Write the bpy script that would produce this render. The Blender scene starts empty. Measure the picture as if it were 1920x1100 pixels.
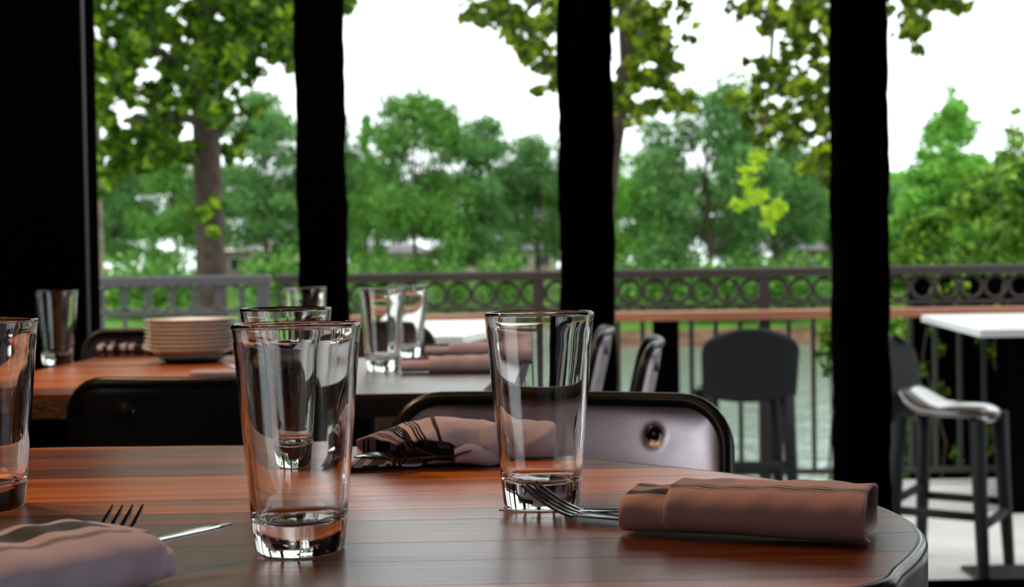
import bpy, math, random
import numpy as np
from mathutils import Vector, Matrix

# ------------------------------------------------------------------ camera, world, lights, exposure
sc = bpy.context.scene
col = sc.collection
F = 2500.0
EYE = Vector((0.0, 0.0, 0.935))
PITCH = math.atan(50 / F)
ROLL = math.radians(-0.84)
RM = Matrix.Rotation(math.radians(90) - PITCH, 3, 'X') @ Matrix.Rotation(ROLL, 3, 'Z')
cam_d = bpy.data.cameras.new('camera')
cam = bpy.data.objects.new('camera', cam_d)
col.objects.link(cam)
cam.matrix_world = Matrix.Translation(EYE) @ RM.to_4x4()
cam_d.sensor_width = 36.0
cam_d.lens = 36.0 * F / 1920.0
cam_d.clip_end = 2000
cam_d.clip_start = 0.05
cam_d.dof.use_dof = True
cam_d.dof.focus_distance = 1.04
cam_d.dof.aperture_fstop = 9.3
sc.camera = cam

w = bpy.data.worlds.new('overcast_sky')
sc.world = w
w.use_nodes = True
wn = w.node_tree
wn.nodes.clear()
wo = wn.nodes.new('ShaderNodeOutputWorld')
bg = wn.nodes.new('ShaderNodeBackground')
tc = wn.nodes.new('ShaderNodeTexCoord')
sp = wn.nodes.new('ShaderNodeSeparateXYZ')
cr = wn.nodes.new('ShaderNodeValToRGB')
wn.links.new(tc.outputs['Generated'], sp.inputs[0])
wn.links.new(sp.outputs['Z'], cr.inputs[0])
cr.color_ramp.elements[0].color = (0.92, 0.97, 1.0, 1)
cr.color_ramp.elements[1].color = (1.0, 1.0, 1.0, 1)
wn.links.new(cr.outputs[0], bg.inputs[0])
bg.inputs[1].default_value = 2.5
wn.links.new(bg.outputs[0], wo.inputs[0])


def lamp(name, loc, power, color, radius):
    d = bpy.data.lights.new(name, 'POINT')
    d.energy = power
    d.color = color
    d.shadow_soft_size = radius
    o = bpy.data.objects.new(name, d)
    o.location = loc
    col.objects.link(o)


lamp('warm_ceiling_bulb', (-1.0, 1.45, 2.3), 52, (1.0, 0.56, 0.27), 0.04)
lamp('warm_ceiling_bulb', (-0.35, 0.35, 2.5), 6, (1.0, 0.60, 0.32), 0.04)
lamp('warm_ceiling_bulb', (-1.5, 2.3, 2.75), 90, (1.0, 0.54, 0.25), 0.04)

sc.view_settings.view_transform = 'Standard'
sc.view_settings.look = 'None'
sc.view_settings.exposure = 0.0
sc.view_settings.gamma = 1.0
sc.view_settings.use_curve_mapping = False
sc.cycles.max_bounces = 24
sc.cycles.transmission_bounces = 24
sc.cycles.transparent_max_bounces = 24
sc.cycles.glossy_bounces = 8
sc.cycles.diffuse_bounces = 3
sc.cycles.sample_clamp_indirect = 6.0

rnd = random.Random(7)
TOP = 0.75        # table height
DECK = -0.415     # terrace level


def ray(px, py):
    return RM @ Vector(((px - 960) / F, (550 - py) / F, -1.0))


def on_z(px, py, z):
    d = ray(px, py)
    return EYE + d * ((z - EYE.z) / d.z)


def at_y(px, py, y):
    d = ray(px, py)
    return EYE + d * (y / d.y)


# ------------------------------------------------------------------ materials
def nt(m):
    m.use_nodes = True
    t = m.node_tree
    p = t.nodes.get('Principled BSDF')
    return t, p


def simple(name, color, rough=0.5, metal=0.0, noise=0.0, scale=20, bump=0.0, spec=0.5):
    m = bpy.data.materials.new(name)
    t, p = nt(m)
    p.inputs['Base Color'].default_value = (*color, 1)
    p.inputs['Roughness'].default_value = rough
    p.inputs['Metallic'].default_value = metal
    p.inputs['Specular IOR Level'].default_value = spec
    if noise or bump:
        c = t.nodes.new('ShaderNodeTexCoord')
        n = t.nodes.new('ShaderNodeTexNoise')
        n.inputs['Scale'].default_value = scale
        n.inputs['Detail'].default_value = 5
        t.links.new(c.outputs['Object'], n.inputs['Vector'])
        r = t.nodes.new('ShaderNodeValToRGB')
        r.color_ramp.elements[0].position = 0.3
        r.color_ramp.elements[1].position = 0.7
        r.color_ramp.elements[0].color = (*[max(0, v * (1 - noise)) for v in color], 1)
        r.color_ramp.elements[1].color = (*[min(1, v * (1 + noise)) for v in color], 1)
        t.links.new(n.outputs['Fac'], r.inputs[0])
        t.links.new(r.outputs[0], p.inputs['Base Color'])
        if bump:
            b = t.nodes.new('ShaderNodeBump')
            b.inputs['Strength'].default_value = bump
            b.inputs['Distance'].default_value = 0.01
            t.links.new(n.outputs['Fac'], b.inputs['Height'])
            t.links.new(b.outputs[0], p.inputs['Normal'])
    return m


def wood(name, cols, rough=0.3, axis=0, coat=0.25, fine=1.0):
    """planks: every object gets its own tone and grain offset; grain runs along one object axis"""
    m = bpy.data.materials.new(name)
    t, p = nt(m)
    L = t.links.new
    N = t.nodes.new
    c = N('ShaderNodeTexCoord')
    oi = N('ShaderNodeObjectInfo')
    mp = N('ShaderNodeMapping')
    s = [55 * fine] * 3
    s[axis] = 2.2
    mp.inputs['Scale'].default_value = s
    ad = N('ShaderNodeVectorMath')
    ad.operation = 'ADD'
    ml = N('ShaderNodeMath')
    ml.operation = 'MULTIPLY'
    ml.inputs[1].default_value = 37.0
    L(oi.outputs['Random'], ml.inputs[0])
    L(c.outputs['Object'], mp.inputs['Vector'])
    L(mp.outputs[0], ad.inputs[0])
    L(ml.outputs[0], ad.inputs[1])
    n1 = N('ShaderNodeTexNoise')
    n1.inputs['Scale'].default_value = 0.55
    n1.inputs['Detail'].default_value = 3
    n1.inputs['Distortion'].default_value = 1.4
    n2 = N('ShaderNodeTexNoise')
    n2.inputs['Scale'].default_value = 2.6
    n2.inputs['Detail'].default_value = 8
    L(ad.outputs[0], n1.inputs['Vector'])
    L(ad.outputs[0], n2.inputs['Vector'])
    mx = N('ShaderNodeMix')
    mx.inputs[0].default_value = 0.36
    L(n1.outputs['Fac'], mx.inputs[2])
    L(n2.outputs['Fac'], mx.inputs[3])
    tone = N('ShaderNodeMath')
    tone.operation = 'MULTIPLY_ADD'
    tone.inputs[1].default_value = 0.46
    L(oi.outputs['Random'], tone.inputs[0])
    sub = N('ShaderNodeMath')
    sub.operation = 'SUBTRACT'
    sub.inputs[1].default_value = 0.23
    L(mx.outputs[0], sub.inputs[0])
    L(sub.outputs[0], tone.inputs[2])
    r = N('ShaderNodeValToRGB')
    e = r.color_ramp.elements
    e[0].position = 0.30
    e[0].color = (*cols[0], 1)
    e[1].position = 0.72
    e[1].color = (*cols[2], 1)
    k = e.new(0.5)
    k.color = (*cols[1], 1)
    L(tone.outputs[0], r.inputs[0])
    L(r.outputs[0], p.inputs['Base Color'])
    rr = N('ShaderNodeMath')
    rr.operation = 'MULTIPLY_ADD'
    rr.inputs[1].default_value = 0.12
    rr.inputs[2].default_value = rough - 0.06
    L(n2.outputs['Fac'], rr.inputs[0])
    L(rr.outputs[0], p.inputs['Roughness'])
    b = N('ShaderNodeBump')
    b.inputs['Strength'].default_value = 0.12
    b.inputs['Distance'].default_value = 0.002
    L(n2.outputs['Fac'], b.inputs['Height'])
    L(b.outputs[0], p.inputs['Normal'])
    p.inputs['Coat Weight'].default_value = coat
    p.inputs['Coat Roughness'].default_value = rough * 0.9
    return m


def glass_mat():
    m = bpy.data.materials.new('clear_glass')
    t, p = nt(m)
    p.inputs['Base Color'].default_value = (0.985, 0.992, 0.988, 1)
    p.inputs['Roughness'].default_value = 0.0
    p.inputs['IOR'].default_value = 1.5
    p.inputs['Transmission Weight'].default_value = 1.0
    return m


def pane_mat():
    m = bpy.data.materials.new('window_glass')
    t, p = nt(m)
    t.nodes.remove(p)
    out = t.nodes.get('Material Output')
    tr = t.nodes.new('ShaderNodeBsdfTransparent')
    tr.inputs[0].default_value = (0.97, 0.99, 0.985, 1)
    gl = t.nodes.new('ShaderNodeBsdfGlossy')
    gl.inputs['Roughness'].default_value = 0.01
    fr = t.nodes.new('ShaderNodeFresnel')
    fr.inputs[0].default_value = 1.45
    mx = t.nodes.new('ShaderNodeMixShader')
    t.links.new(fr.outputs[0], mx.inputs[0])
    t.links.new(tr.outputs[0], mx.inputs[1])
    t.links.new(gl.outputs[0], mx.inputs[2])
    t.links.new(mx.outputs[0], out.inputs[0])
    return m


def leaf_mat(name, c0, c1, c2, trans=0.4):
    m = bpy.data.materials.new(name)
    t, p = nt(m)
    t.nodes.remove(p)
    out = t.nodes.get('Material Output')
    g = t.nodes.new('ShaderNodeNewGeometry')
    r = t.nodes.new('ShaderNodeValToRGB')
    e = r.color_ramp.elements
    e[0].color = (*c0, 1)
    e[1].color = (*c2, 1)
    k = e.new(0.6)
    k.color = (*c1, 1)
    t.links.new(g.outputs['Random Per Island'], r.inputs[0])
    d = t.nodes.new('ShaderNodeBsdfPrincipled')
    d.inputs['Roughness'].default_value = 0.5
    d.inputs['Specular IOR Level'].default_value = 0.3
    tl = t.nodes.new('ShaderNodeBsdfTranslucent')
    mx = t.nodes.new('ShaderNodeMixShader')
    mx.inputs[0].default_value = trans
    t.links.new(r.outputs[0], d.inputs['Base Color'])
    t.links.new(r.outputs[0], tl.inputs[0])
    t.links.new(d.outputs[0], mx.inputs[1])
    t.links.new(tl.outputs[0], mx.inputs[2])
    t.links.new(mx.outputs[0], out.inputs[0])
    return m


def cloth_mat(name, base, stripes, sscale=1.0, invert=False):
    """woven napkin; stripes = list of (centre, half width) along UV.x or UV.y"""
    m = bpy.data.materials.new(name)
    t, p = nt(m)
    L = t.links.new
    N = t.nodes.new
    uv = N('ShaderNodeUVMap')
    sx = N('ShaderNodeSeparateXYZ')
    L(uv.outputs[0], sx.inputs[0])
    prev = None
    for c, hw, ax in stripes:
        a = N('ShaderNodeMath')
        a.operation = 'SUBTRACT'
        a.inputs[1].default_value = c
        L(sx.outputs[ax], a.inputs[0])
        b = N('ShaderNodeMath')
        b.operation = 'ABSOLUTE'
        L(a.outputs[0], b.inputs[0])
        l = N('ShaderNodeMath')
        l.operation = 'LESS_THAN'
        l.inputs[1].default_value = hw
        L(b.outputs[0], l.inputs[0])
        if prev is None:
            prev = l
        else:
            mm = N('ShaderNodeMath')
            mm.operation = 'MAXIMUM'
            L(prev.outputs[0], mm.inputs[0])
            L(l.outputs[0], mm.inputs[1])
            prev = mm
    mix = N('ShaderNodeMix')
    mix.data_type = 'RGBA'
    mix.inputs[6].default_value = (*base, 1)
    mix.inputs[7].default_value = (0.012, 0.010, 0.014, 1)
    if prev is not None:
        L(prev.outputs[0], mix.inputs[0])
    else:
        mix.inputs[0].default_value = 0
    L(mix.outputs[2], p.inputs['Base Color'])
    p.inputs['Roughness'].default_value = 0.9
    p.inputs['Specular IOR Level'].default_value = 0.15
    p.inputs['Sheen Weight'].default_value = 0.15
    tx = N('ShaderNodeTexCoord')
    w1 = N('ShaderNodeTexWave')
    w1.inputs['Scale'].default_value = 260
    w1.inputs['Distortion'].default_value = 1.5
    L(tx.outputs['Object'], w1.inputs['Vector'])
    b = N('ShaderNodeBump')
    b.inputs['Strength'].default_value = 0.08
    b.inputs['Distance'].default_value = 0.0006
    L(w1.outputs['Fac'], b.inputs['Height'])
    L(b.outputs[0], p.inputs['Normal'])
    return m


M = {}
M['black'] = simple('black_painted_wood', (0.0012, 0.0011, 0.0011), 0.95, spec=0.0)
M['wall'] = simple('dark_interior_plaster', (0.006, 0.005, 0.004), 0.9, spec=0.05)
M['floor'] = simple('dark_interior_floor', (0.02, 0.012, 0.008), 0.5, noise=0.4, scale=6)
M['frame'] = simple('blue_grey_window_frame', (0.010, 0.014, 0.022), 0.5, spec=0.2)
M['wood'] = wood('teak_planks', [(0.085, 0.020, 0.002), (0.23, 0.058, 0.004), (0.52, 0.155, 0.010)], rough=0.30, coat=0.0)
M['wood'].node_tree.nodes['Principled BSDF'].inputs['Specular IOR Level'].default_value = 0.45
M['wood2'] = wood('orange_teak_planks', [(0.16, 0.042, 0.004), (0.42, 0.125, 0.010), (0.62, 0.22, 0.03)], rough=0.33, coat=0.05)
M['wood3'] = wood('brown_table_planks', [(0.035, 0.016, 0.010), (0.075, 0.036, 0.022), (0.12, 0.06, 0.036)], rough=0.36)
M['edge'] = simple('dark_table_edge', (0.005, 0.004, 0.004), 0.22, spec=0.3)
M['endgrain'] = simple('rough_end_grain_wood', (0.09, 0.034, 0.010), 0.7, noise=0.6, scale=120, bump=0.5)
M['steel_black'] = simple('black_powder_coated_steel', (0.006, 0.006, 0.006), 0.45)
M['gun'] = simple('gunmetal_sheet', (0.80, 0.72, 0.80), 0.32, metal=1.0, noise=0.20, scale=16)
M['gun_shaded'] = simple('gunmetal_sheet_shade_tinted', (0.02, 0.018, 0.018), 0.4, metal=0.4)  # same gunmetal, the dark room it mirrors put into its colour
M['gun_rim'] = simple('dark_gunmetal_tube', (0.018, 0.017, 0.017), 0.30, metal=0.5)
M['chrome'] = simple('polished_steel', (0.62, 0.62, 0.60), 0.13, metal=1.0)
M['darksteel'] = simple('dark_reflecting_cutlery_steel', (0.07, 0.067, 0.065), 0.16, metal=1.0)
M['glass'] = glass_mat()
M['pane'] = pane_mat()
M['plate'] = simple('white_glazed_ceramic', (0.80, 0.78, 0.77), 0.14)
M['white'] = simple('white_table_laminate', (0.78, 0.80, 0.80), 0.3)
M['plastic'] = simple('charcoal_moulded_plastic', (0.008, 0.009, 0.011), 0.55, spec=0.2)
M['plastic_seat'] = simple('glossy_moulded_plastic_seat', (0.03, 0.03, 0.035), 0.16, spec=1.0)
M['plastic_seat'].node_tree.nodes['Principled BSDF'].inputs['Coat Weight'].default_value = 1.0
M['rail'] = simple('brown_black_wrought_iron', (0.030, 0.022, 0.020), 0.5)
M['railgrey'] = simple('reflection_greyed_iron', (0.075, 0.070, 0.078), 0.5)  # reflected light put into the iron's base grey
M['ledge'] = wood('reddish_ledge_wood', [(0.16, 0.05, 0.022), (0.26, 0.09, 0.045), (0.34, 0.14, 0.075)], rough=0.4, coat=0.1)
M['concrete'] = simple('pale_concrete', (0.66, 0.63, 0.60), 0.8, noise=0.10, scale=3, bump=0.2)
M['bark'] = simple('grey_brown_bark', (0.06, 0.04, 0.028), 0.9, noise=0.5, scale=9, bump=0.8)
M['barkpale'] = simple('pale_mottled_bark', (0.22, 0.18, 0.12), 0.9, noise=0.4, scale=7, bump=0.5)
M['grass'] = simple('lawn_grass', (0.085, 0.19, 0.028), 0.9, noise=0.5, scale=0.35, spec=0.1)
M['soil'] = simple('brown_bank_soil', (0.13, 0.075, 0.045), 0.95, noise=0.4, scale=0.8, spec=0.1)
M['cream'] = simple('cream_house_wall', (0.62, 0.52, 0.42), 0.8)
M['pinkwall'] = simple('pink_brick_house_wall', (0.46, 0.26, 0.22), 0.8)
M['roofgrey'] = simple('grey_roof', (0.13, 0.12, 0.13), 0.8)
M['roofwhite'] = simple('pale_metal_roof', (0.62, 0.58, 0.60), 0.5)
M['darkglass'] = simple('dark_house_window', (0.03, 0.04, 0.05), 0.1)
M['leaf_near'] = leaf_mat('yellow_green_leaf', (0.020, 0.060, 0.003), (0.070, 0.170, 0.006), (0.36, 0.55, 0.025), 0.5)  # the leaf's own greens, varied at random from leaf to leaf
M['leaf_dark'] = leaf_mat('olive_leaf', (0.024, 0.055, 0.003), (0.085, 0.150, 0.006), (0.38, 0.50, 0.02), 0.5)
M['leaf_hedge'] = leaf_mat('hedge_leaf', (0.03, 0.10, 0.012), (0.11, 0.27, 0.02), (0.36, 0.58, 0.06), 0.4)
M['leaf_lime'] = leaf_mat('lime_green_leaf', (0.30, 0.50, 0.02), (0.52, 0.72, 0.04), (0.70, 0.85, 0.10), 0.6)
M['leaf_far'] = leaf_mat('far_green_leaf', (0.04, 0.14, 0.020), (0.11, 0.29, 0.04), (0.25, 0.50, 0.08), 0.4)  # distance haze is lightened into the greens of all three far leaves
M['leaf_far2'] = leaf_mat('far_bluegreen_leaf', (0.04, 0.13, 0.035), (0.10, 0.25, 0.06), (0.22, 0.43, 0.11), 0.4)
M['leaf_far3'] = leaf_mat('far_bright_leaf', (0.07, 0.24, 0.025), (0.18, 0.46, 0.05), (0.33, 0.66, 0.10), 0.4)
LAV = (0.46, 0.40, 0.50)
ROSE = (0.42, 0.265, 0.26)

m = bpy.data.materials.new('lake_water')
t_, p_ = nt(m)
p_.inputs['Base Color'].default_value = (0.15, 0.21, 0.17, 1)
p_.inputs['Roughness'].default_value = 0.12
p_.inputs['Specular IOR Level'].default_value = 0.8
n_ = t_.nodes.new('ShaderNodeTexNoise')
n_.inputs['Scale'].default_value = 1.6
n_.inputs['Detail'].default_value = 4
c_ = t_.nodes.new('ShaderNodeTexCoord')
b_ = t_.nodes.new('ShaderNodeBump')
b_.inputs['Strength'].default_value = 0.9
b_.inputs['Distance'].default_value = 0.16
t_.links.new(c_.outputs['Object'], n_.inputs['Vector'])
t_.links.new(n_.outputs['Fac'], b_.inputs['Height'])
t_.links.new(b_.outputs[0], p_.inputs['Normal'])
M['water'] = m


# ------------------------------------------------------------------ mesh helpers
class MB:
    def __init__(s):
        s.v, s.f, s.uv = [], [], None

    def add(s, vs, fs):
        o = len(s.v)
        s.v += [tuple(x) for x in vs]
        s.f += [tuple(i + o for i in f) for f in fs]
        return s

    def box(s, a, b, bev=0.0):
        x0, y0, z0 = a
        x1, y1, z1 = b
        if bev <= 0:
            vs = [(x0, y0, z0), (x1, y0, z0), (x1, y1, z0), (x0, y1, z0), (x0, y0, z1), (x1, y0, z1), (x1, y1, z1), (x0, y1, z1)]
            return s.add(vs, [(0, 3, 2, 1), (4, 5, 6, 7), (0, 1, 5, 4), (1, 2, 6, 5), (2, 3, 7, 6), (3, 0, 4, 7)])
        poly = [(x0, y0), (x1, y0), (x1, y1), (x0, y1)]
        return s.prism(poly, z0, z1, bev)

    def prism(s, poly, z0, z1, bev=0.0):
        n = len(poly)
        if bev <= 0:
            vs = [(x, y, z0) for x, y in poly] + [(x, y, z1) for x, y in poly]
            fs = [tuple(range(n - 1, -1, -1)), tuple(range(n, 2 * n))]
            fs += [(i, (i + 1) % n, (i + 1) % n + n, i + n) for i in range(n)]
            return s.add(vs, fs)
        cx = sum(p[0] for p in poly) / n
        cy = sum(p[1] for p in poly) / n

        def ins(p):
            d = math.hypot(p[0] - cx, p[1] - cy) or 1
            sx = (p[0] - cx)
            sy = (p[1] - cy)
            return (p[0] - math.copysign(min(bev, abs(sx)), sx), p[1] - math.copysign(min(bev, abs(sy)), sy))
        q = [ins(p) for p in poly]
        vs = [(x, y, z0) for x, y in poly] + [(x, y, z1 - bev) for x, y in poly] + [(x, y, z1) for x, y in q]
        fs = [tuple(range(n - 1, -1, -1)), tuple(range(2 * n, 3 * n))]
        for k in (0, 1):
            fs += [(i + k * n, (i + 1) % n + k * n, (i + 1) % n + (k + 1) * n, i + (k + 1) * n) for i in range(n)]
        return s.add(vs, fs)

    def tube(s, pts, r, n=10, cap=True, closed=False):
        pts = [Vector(p) for p in pts]
        m_ = len(pts)
        rs = r if isinstance(r, (list, tuple)) else [r] * m_
        up = Vector((0, 0, 1))
        vs = []
        prev = None
        for i, p in enumerate(pts):
            if closed:
                d = pts[(i + 1) % m_] - pts[i - 1]
            else:
                d = pts[min(i + 1, m_ - 1)] - pts[max(i - 1, 0)]
            d.normalize()
            if prev is None:
                u = d.cross(up)
                if u.length < 1e-3:
                    u = d.cross(Vector((1, 0, 0)))
                u.normalize()
            else:
                u = prev - d * prev.dot(d)
                u.normalize()
            prev = u
            v = d.cross(u)
            for k in range(n):
                a = 2 * math.pi * k / n
                vs.append(p + (u * math.cos(a) + v * math.sin(a)) * rs[i])
        fs = []
        mm = m_ if closed else m_ - 1
        for i in range(mm):
            for k in range(n):
                a = i * n + k
                b = i * n + (k + 1) % n
                j = ((i + 1) % m_) * n
                fs.append((a, b, j + (k + 1) % n, j + k))
        if cap and not closed:
            fs.append(tuple(range(n - 1, -1, -1)))
            fs.append(tuple((m_ - 1) * n + k for k in range(n)))
        return s.add(vs, fs)

    def lathe(s, prof, n=48, c=(0, 0, 0), closed=False):
        vs, fs = [], []
        m_ = len(prof)
        for r, z in prof:
            for k in range(n):
                a = 2 * math.pi * k / n
                vs.append((c[0] + r * math.cos(a), c[1] + r * math.sin(a), c[2] + z))
        for i in range(m_ if closed else m_ - 1):
            for k in range(n):
                j = (i + 1) % m_
                fs.append((i * n + k, i * n + (k + 1) % n, j * n + (k + 1) % n, j * n + k))
        if not closed:
            if prof[0][0] > 0:
                fs.append(tuple(range(n - 1, -1, -1)))
            if prof[-1][0] > 0:
                fs.append(tuple((m_ - 1) * n + k for k in range(n)))
        return s.add(vs, fs)

    def grid(s, fn, nu, nv, closed_v=False):
        vs = []
        uvs = []
        for i in range(nu + 1):
            for j in range(nv + (0 if closed_v else 1)):
                vs.append(fn(i / nu, j / nv))
        w_ = nv if closed_v else nv + 1
        fs = []
        for i in range(nu):
            for j in range(nv):
                j2 = (j + 1) % w_
                fs.append((i * w_ + j, (i + 1) * w_ + j, (i + 1) * w_ + j2, i * w_ + j2))
                uvs.append([(i / nu, j / nv), ((i + 1) / nu, j / nv), ((i + 1) / nu, (j + 1) / nv), (i / nu, (j + 1) / nv)])
        s.add(vs, fs)
        s.uv = (s.uv or []) + uvs
        return s

    def build(s, name, mat, parent=None, smooth=False, loc=None, rz=0, solid=0, subd=0, autos=None):
        me = bpy.data.meshes.new(name)
        me.from_pydata(s.v, [], s.f)
        if s.uv and len(s.uv) == len(s.f):
            ul = me.uv_layers.new(name='UVMap')
            k = 0
            for f in s.uv:
                for u in f:
                    ul.data[k].uv = u
                    k += 1
        me.materials.append(M[mat] if isinstance(mat, str) else mat)
        if smooth:
            me.polygons.foreach_set('use_smooth', [True] * len(me.polygons))
        if autos is not None:
            me.polygons.foreach_set('use_smooth', [True] * len(me.polygons))
            me.set_sharp_from_angle(angle=math.radians(autos))
        me.update()
        o = bpy.data.objects.new(name, me)
        col.objects.link(o)
        if parent:
            o.parent = parent
        if loc is not None:
            o.location = loc
        o.rotation_euler.z = rz
        if solid:
            md = o.modifiers.new('thickness', 'SOLIDIFY')
            md.thickness = solid
            md.offset = 0
        if subd:
            md = o.modifiers.new('smooth', 'SUBSURF')
            md.levels = subd
            md.render_levels = subd
        return o


def tag(o, label=None, cat=None, group=None, kind=None):
    if label:
        o['label'] = label
    if cat:
        o['category'] = cat
    if group:
        o['group'] = group
    if kind:
        o['kind'] = kind
    return o


def thing(name, label, cat, loc=(0, 0, 0), rz=0, group=None):
    o = bpy.data.objects.new(name, None)
    o.empty_display_size = 0.05
    col.objects.link(o)
    o.location = loc
    o.rotation_euler = (0, 0, rz)
    return tag(o, label, cat, group)


def copy_tree(o, parent=None):
    c = o.copy()
    col.objects.link(c)
    c.parent = parent
    for ch in list(o.children):
        copy_tree(ch, c)
    return c


def place(proto, used, label, loc, rz, group=None, scale=None):
    o = proto if not used[0] else copy_tree(proto)
    used[0] = True
    o.location = loc
    o.rotation_euler = (0, 0, rz)
    o['label'] = label
    if group:
        o['group'] = group
    if scale:
        o.scale = scale
    return o


def structure(o):
    o['kind'] = 'structure'
    return o


# ------------------------------------------------------------------ room shell
WY = 3.78
XL, XR, YB, HC = -3.6, 4.2, -2.6, 3.0
structure(MB().box((XL - .1, YB - .1, -0.12), (XR + .1, WY + 0.07, 0.0)).build('floor', 'floor'))
structure(MB().box((XL - .1, YB - .1, HC), (XR + .1, WY + 0.07, HC + 0.12)).build('ceiling', 'wall'))
# left wall has a window behind the camera
structure(MB().box((XL - .12, -.3, 0.0), (XL, WY + .07, HC)).box((XL - .12, YB, 0.0), (XL, -.3, 1.75)).box((XL - .12, YB, 2.85), (XL, -.3, HC)).box((XL - .12, YB - .12, 1.1), (XL, YB + .0, 2.85)).build('wall_left', 'wall'))
# right wall has a wide window opening (behind the camera's right shoulder)
structure(MB().box((XR, YB, 0), (XR + .12, -1.9, HC)).box((XR, 1.4, 0), (XR + .12, WY + .07, HC))
          .box((XR, -1.9, 0), (XR + .12, 1.4, 0.7)).box((XR, -1.9, 2.6), (XR + .12, 1.4, HC)).build('wall_right', 'wall'))
# rear wall: corner opening added to brighten the metal chair back
structure(MB().box((-3.15, YB - .12, 0), (XR, YB, HC)).box((XL, YB - .12, 0), (-3.15, YB, 1.75)).box((XL, YB - .12, 2.85), (-3.15, YB, HC)).build('wall_back', 'wall'))
xl = at_y(168, 300, WY).x
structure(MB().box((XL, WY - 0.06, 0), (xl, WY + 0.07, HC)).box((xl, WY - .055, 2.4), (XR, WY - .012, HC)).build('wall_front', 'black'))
edges = [(555, 640, 300), (1050, 1152, 300), (1577, 1668, 300)]
posts = []
for a, b, y in edges:
    posts.append((at_y(a, y, WY - .06).x, at_y(b, y, WY - .06).x - .002))
posts.append((posts[-1][1] + 0.66, posts[-1][1] + 0.80))
posts.append((posts[-1][1] + 0.66, posts[-1][1] + 0.80))
posts.append((posts[-1][1] + 0.66, posts[-1][1] + 0.80))


def rough_post(x0, x1, y0, y1, z0, z1, seed):
    r = random.Random(seed)
    mb = MB()
    n = 90
    vs = []
    for i in range(n + 1):
        z = z0 + (z1 - z0) * i / n
        j0 = r.uniform(-1, 1) * 0.0022 + 0.002 * math.sin(z * 17 + seed)
        j1 = r.uniform(-1, 1) * 0.0022 + 0.002 * math.sin(z * 19 + seed * 2)
        vs += [(x0 + j0, y0, z), (x1 + j1, y0, z), (x1 + j1, y1, z), (x0 + j0, y1, z)]
    fs = []
    for i in range(n):
        for k in range(4):
            fs.append((i * 4 + k, i * 4 + (k + 1) % 4, (i + 1) * 4 + (k + 1) % 4, (i + 1) * 4 + k))
    fs += [(3, 2, 1, 0), (n * 4, n * 4 + 1, n * 4 + 2, n * 4 + 3)]
    return mb.add(vs, fs)


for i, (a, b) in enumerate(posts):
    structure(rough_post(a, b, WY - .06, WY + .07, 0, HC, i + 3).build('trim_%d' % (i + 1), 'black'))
structure(MB().box((xl - 0.001, WY - .058, 0.0), (xl + 0.004, WY - .035, HC)).build('trim_%d' % (len(posts) + 1), 'frame'))
spans = [xl + 0.004] + [v for ab in posts for v in ab]
for i in range(0, len(spans) - 1, 2):
    a, b = spans[i], spans[i + 1]
    wdw = structure(MB().box((a, WY - .01, 0.0), (b, WY + .03, 0.02)).box((a, WY - .01, HC - .03), (b, WY + .03, HC))
                    .build('window_%d' % (i // 2 + 1), 'black'))
    MB().add([(a, WY + .01, 0.02), (b, WY + .01, 0.02), (b, WY + .01, HC - .03), (a, WY + .01, HC - .03)], [(0, 1, 2, 3)]).build('pane', 'pane', wdw)

# ------------------------------------------------------------------ terrace outside
DX0, DX1, DY1 = -7.0, 9.0, 7.45
deck = structure(bpy.data.objects.new('deck', None))
col.objects.link(deck)
structure(MB().box((DX0, WY + 0.07, DECK - 0.35), (DX1, DY1, DECK - 0.012)).build('deck_bed', 'concrete', deck))
nx, ny = 13, 6
first = None
for i in range(nx):
    for j in range(ny):
        x0 = DX0 + (DX1 - DX0) * i / nx
        y0 = WY + .07 + (DY1 - WY - .07) * j / ny
        if first is None:
            first = MB().box((0.003, 0.003, 0), ((DX1 - DX0) / nx - .003, (DY1 - WY - .07) / ny - .003, 0.012), 0.002).build('paving_slab', 'concrete', deck)
            s_ = first
        else:
            s_ = first.copy()
            col.objects.link(s_)
        s_.location = (x0, y0, DECK - 0.012)
structure(MB().box((DX0, DY1 - 0.30, DECK), (DX1, DY1 - 0.02, DECK + 0.13), 0.01).build('curb', 'concrete'))
structure(MB().box((XL - .12, WY + .001, DECK - .3), (XR + .12, WY + .07, -0.121)).build('wall_foundation', 'black'))

# ------------------------------------------------------------------ railing
RY = 7.30
K = F / RY
rail_z = at_y(1300, 503, RY).z
ring_z = at_y(1300, 545, RY).z
low_z = at_y(1300, 569, RY).z
x_div = at_y(500, 500, RY).x
pitch = 0.1335


def ring_mesh(r, rr, n=20, m_=6):
    mb = MB()
    pts = [(r * math.cos(2 * math.pi * k / n), 0, r * math.sin(2 * math.pi * k / n)) for k in range(n)]
    return mb.tube(pts, rr, m_, closed=True)


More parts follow.
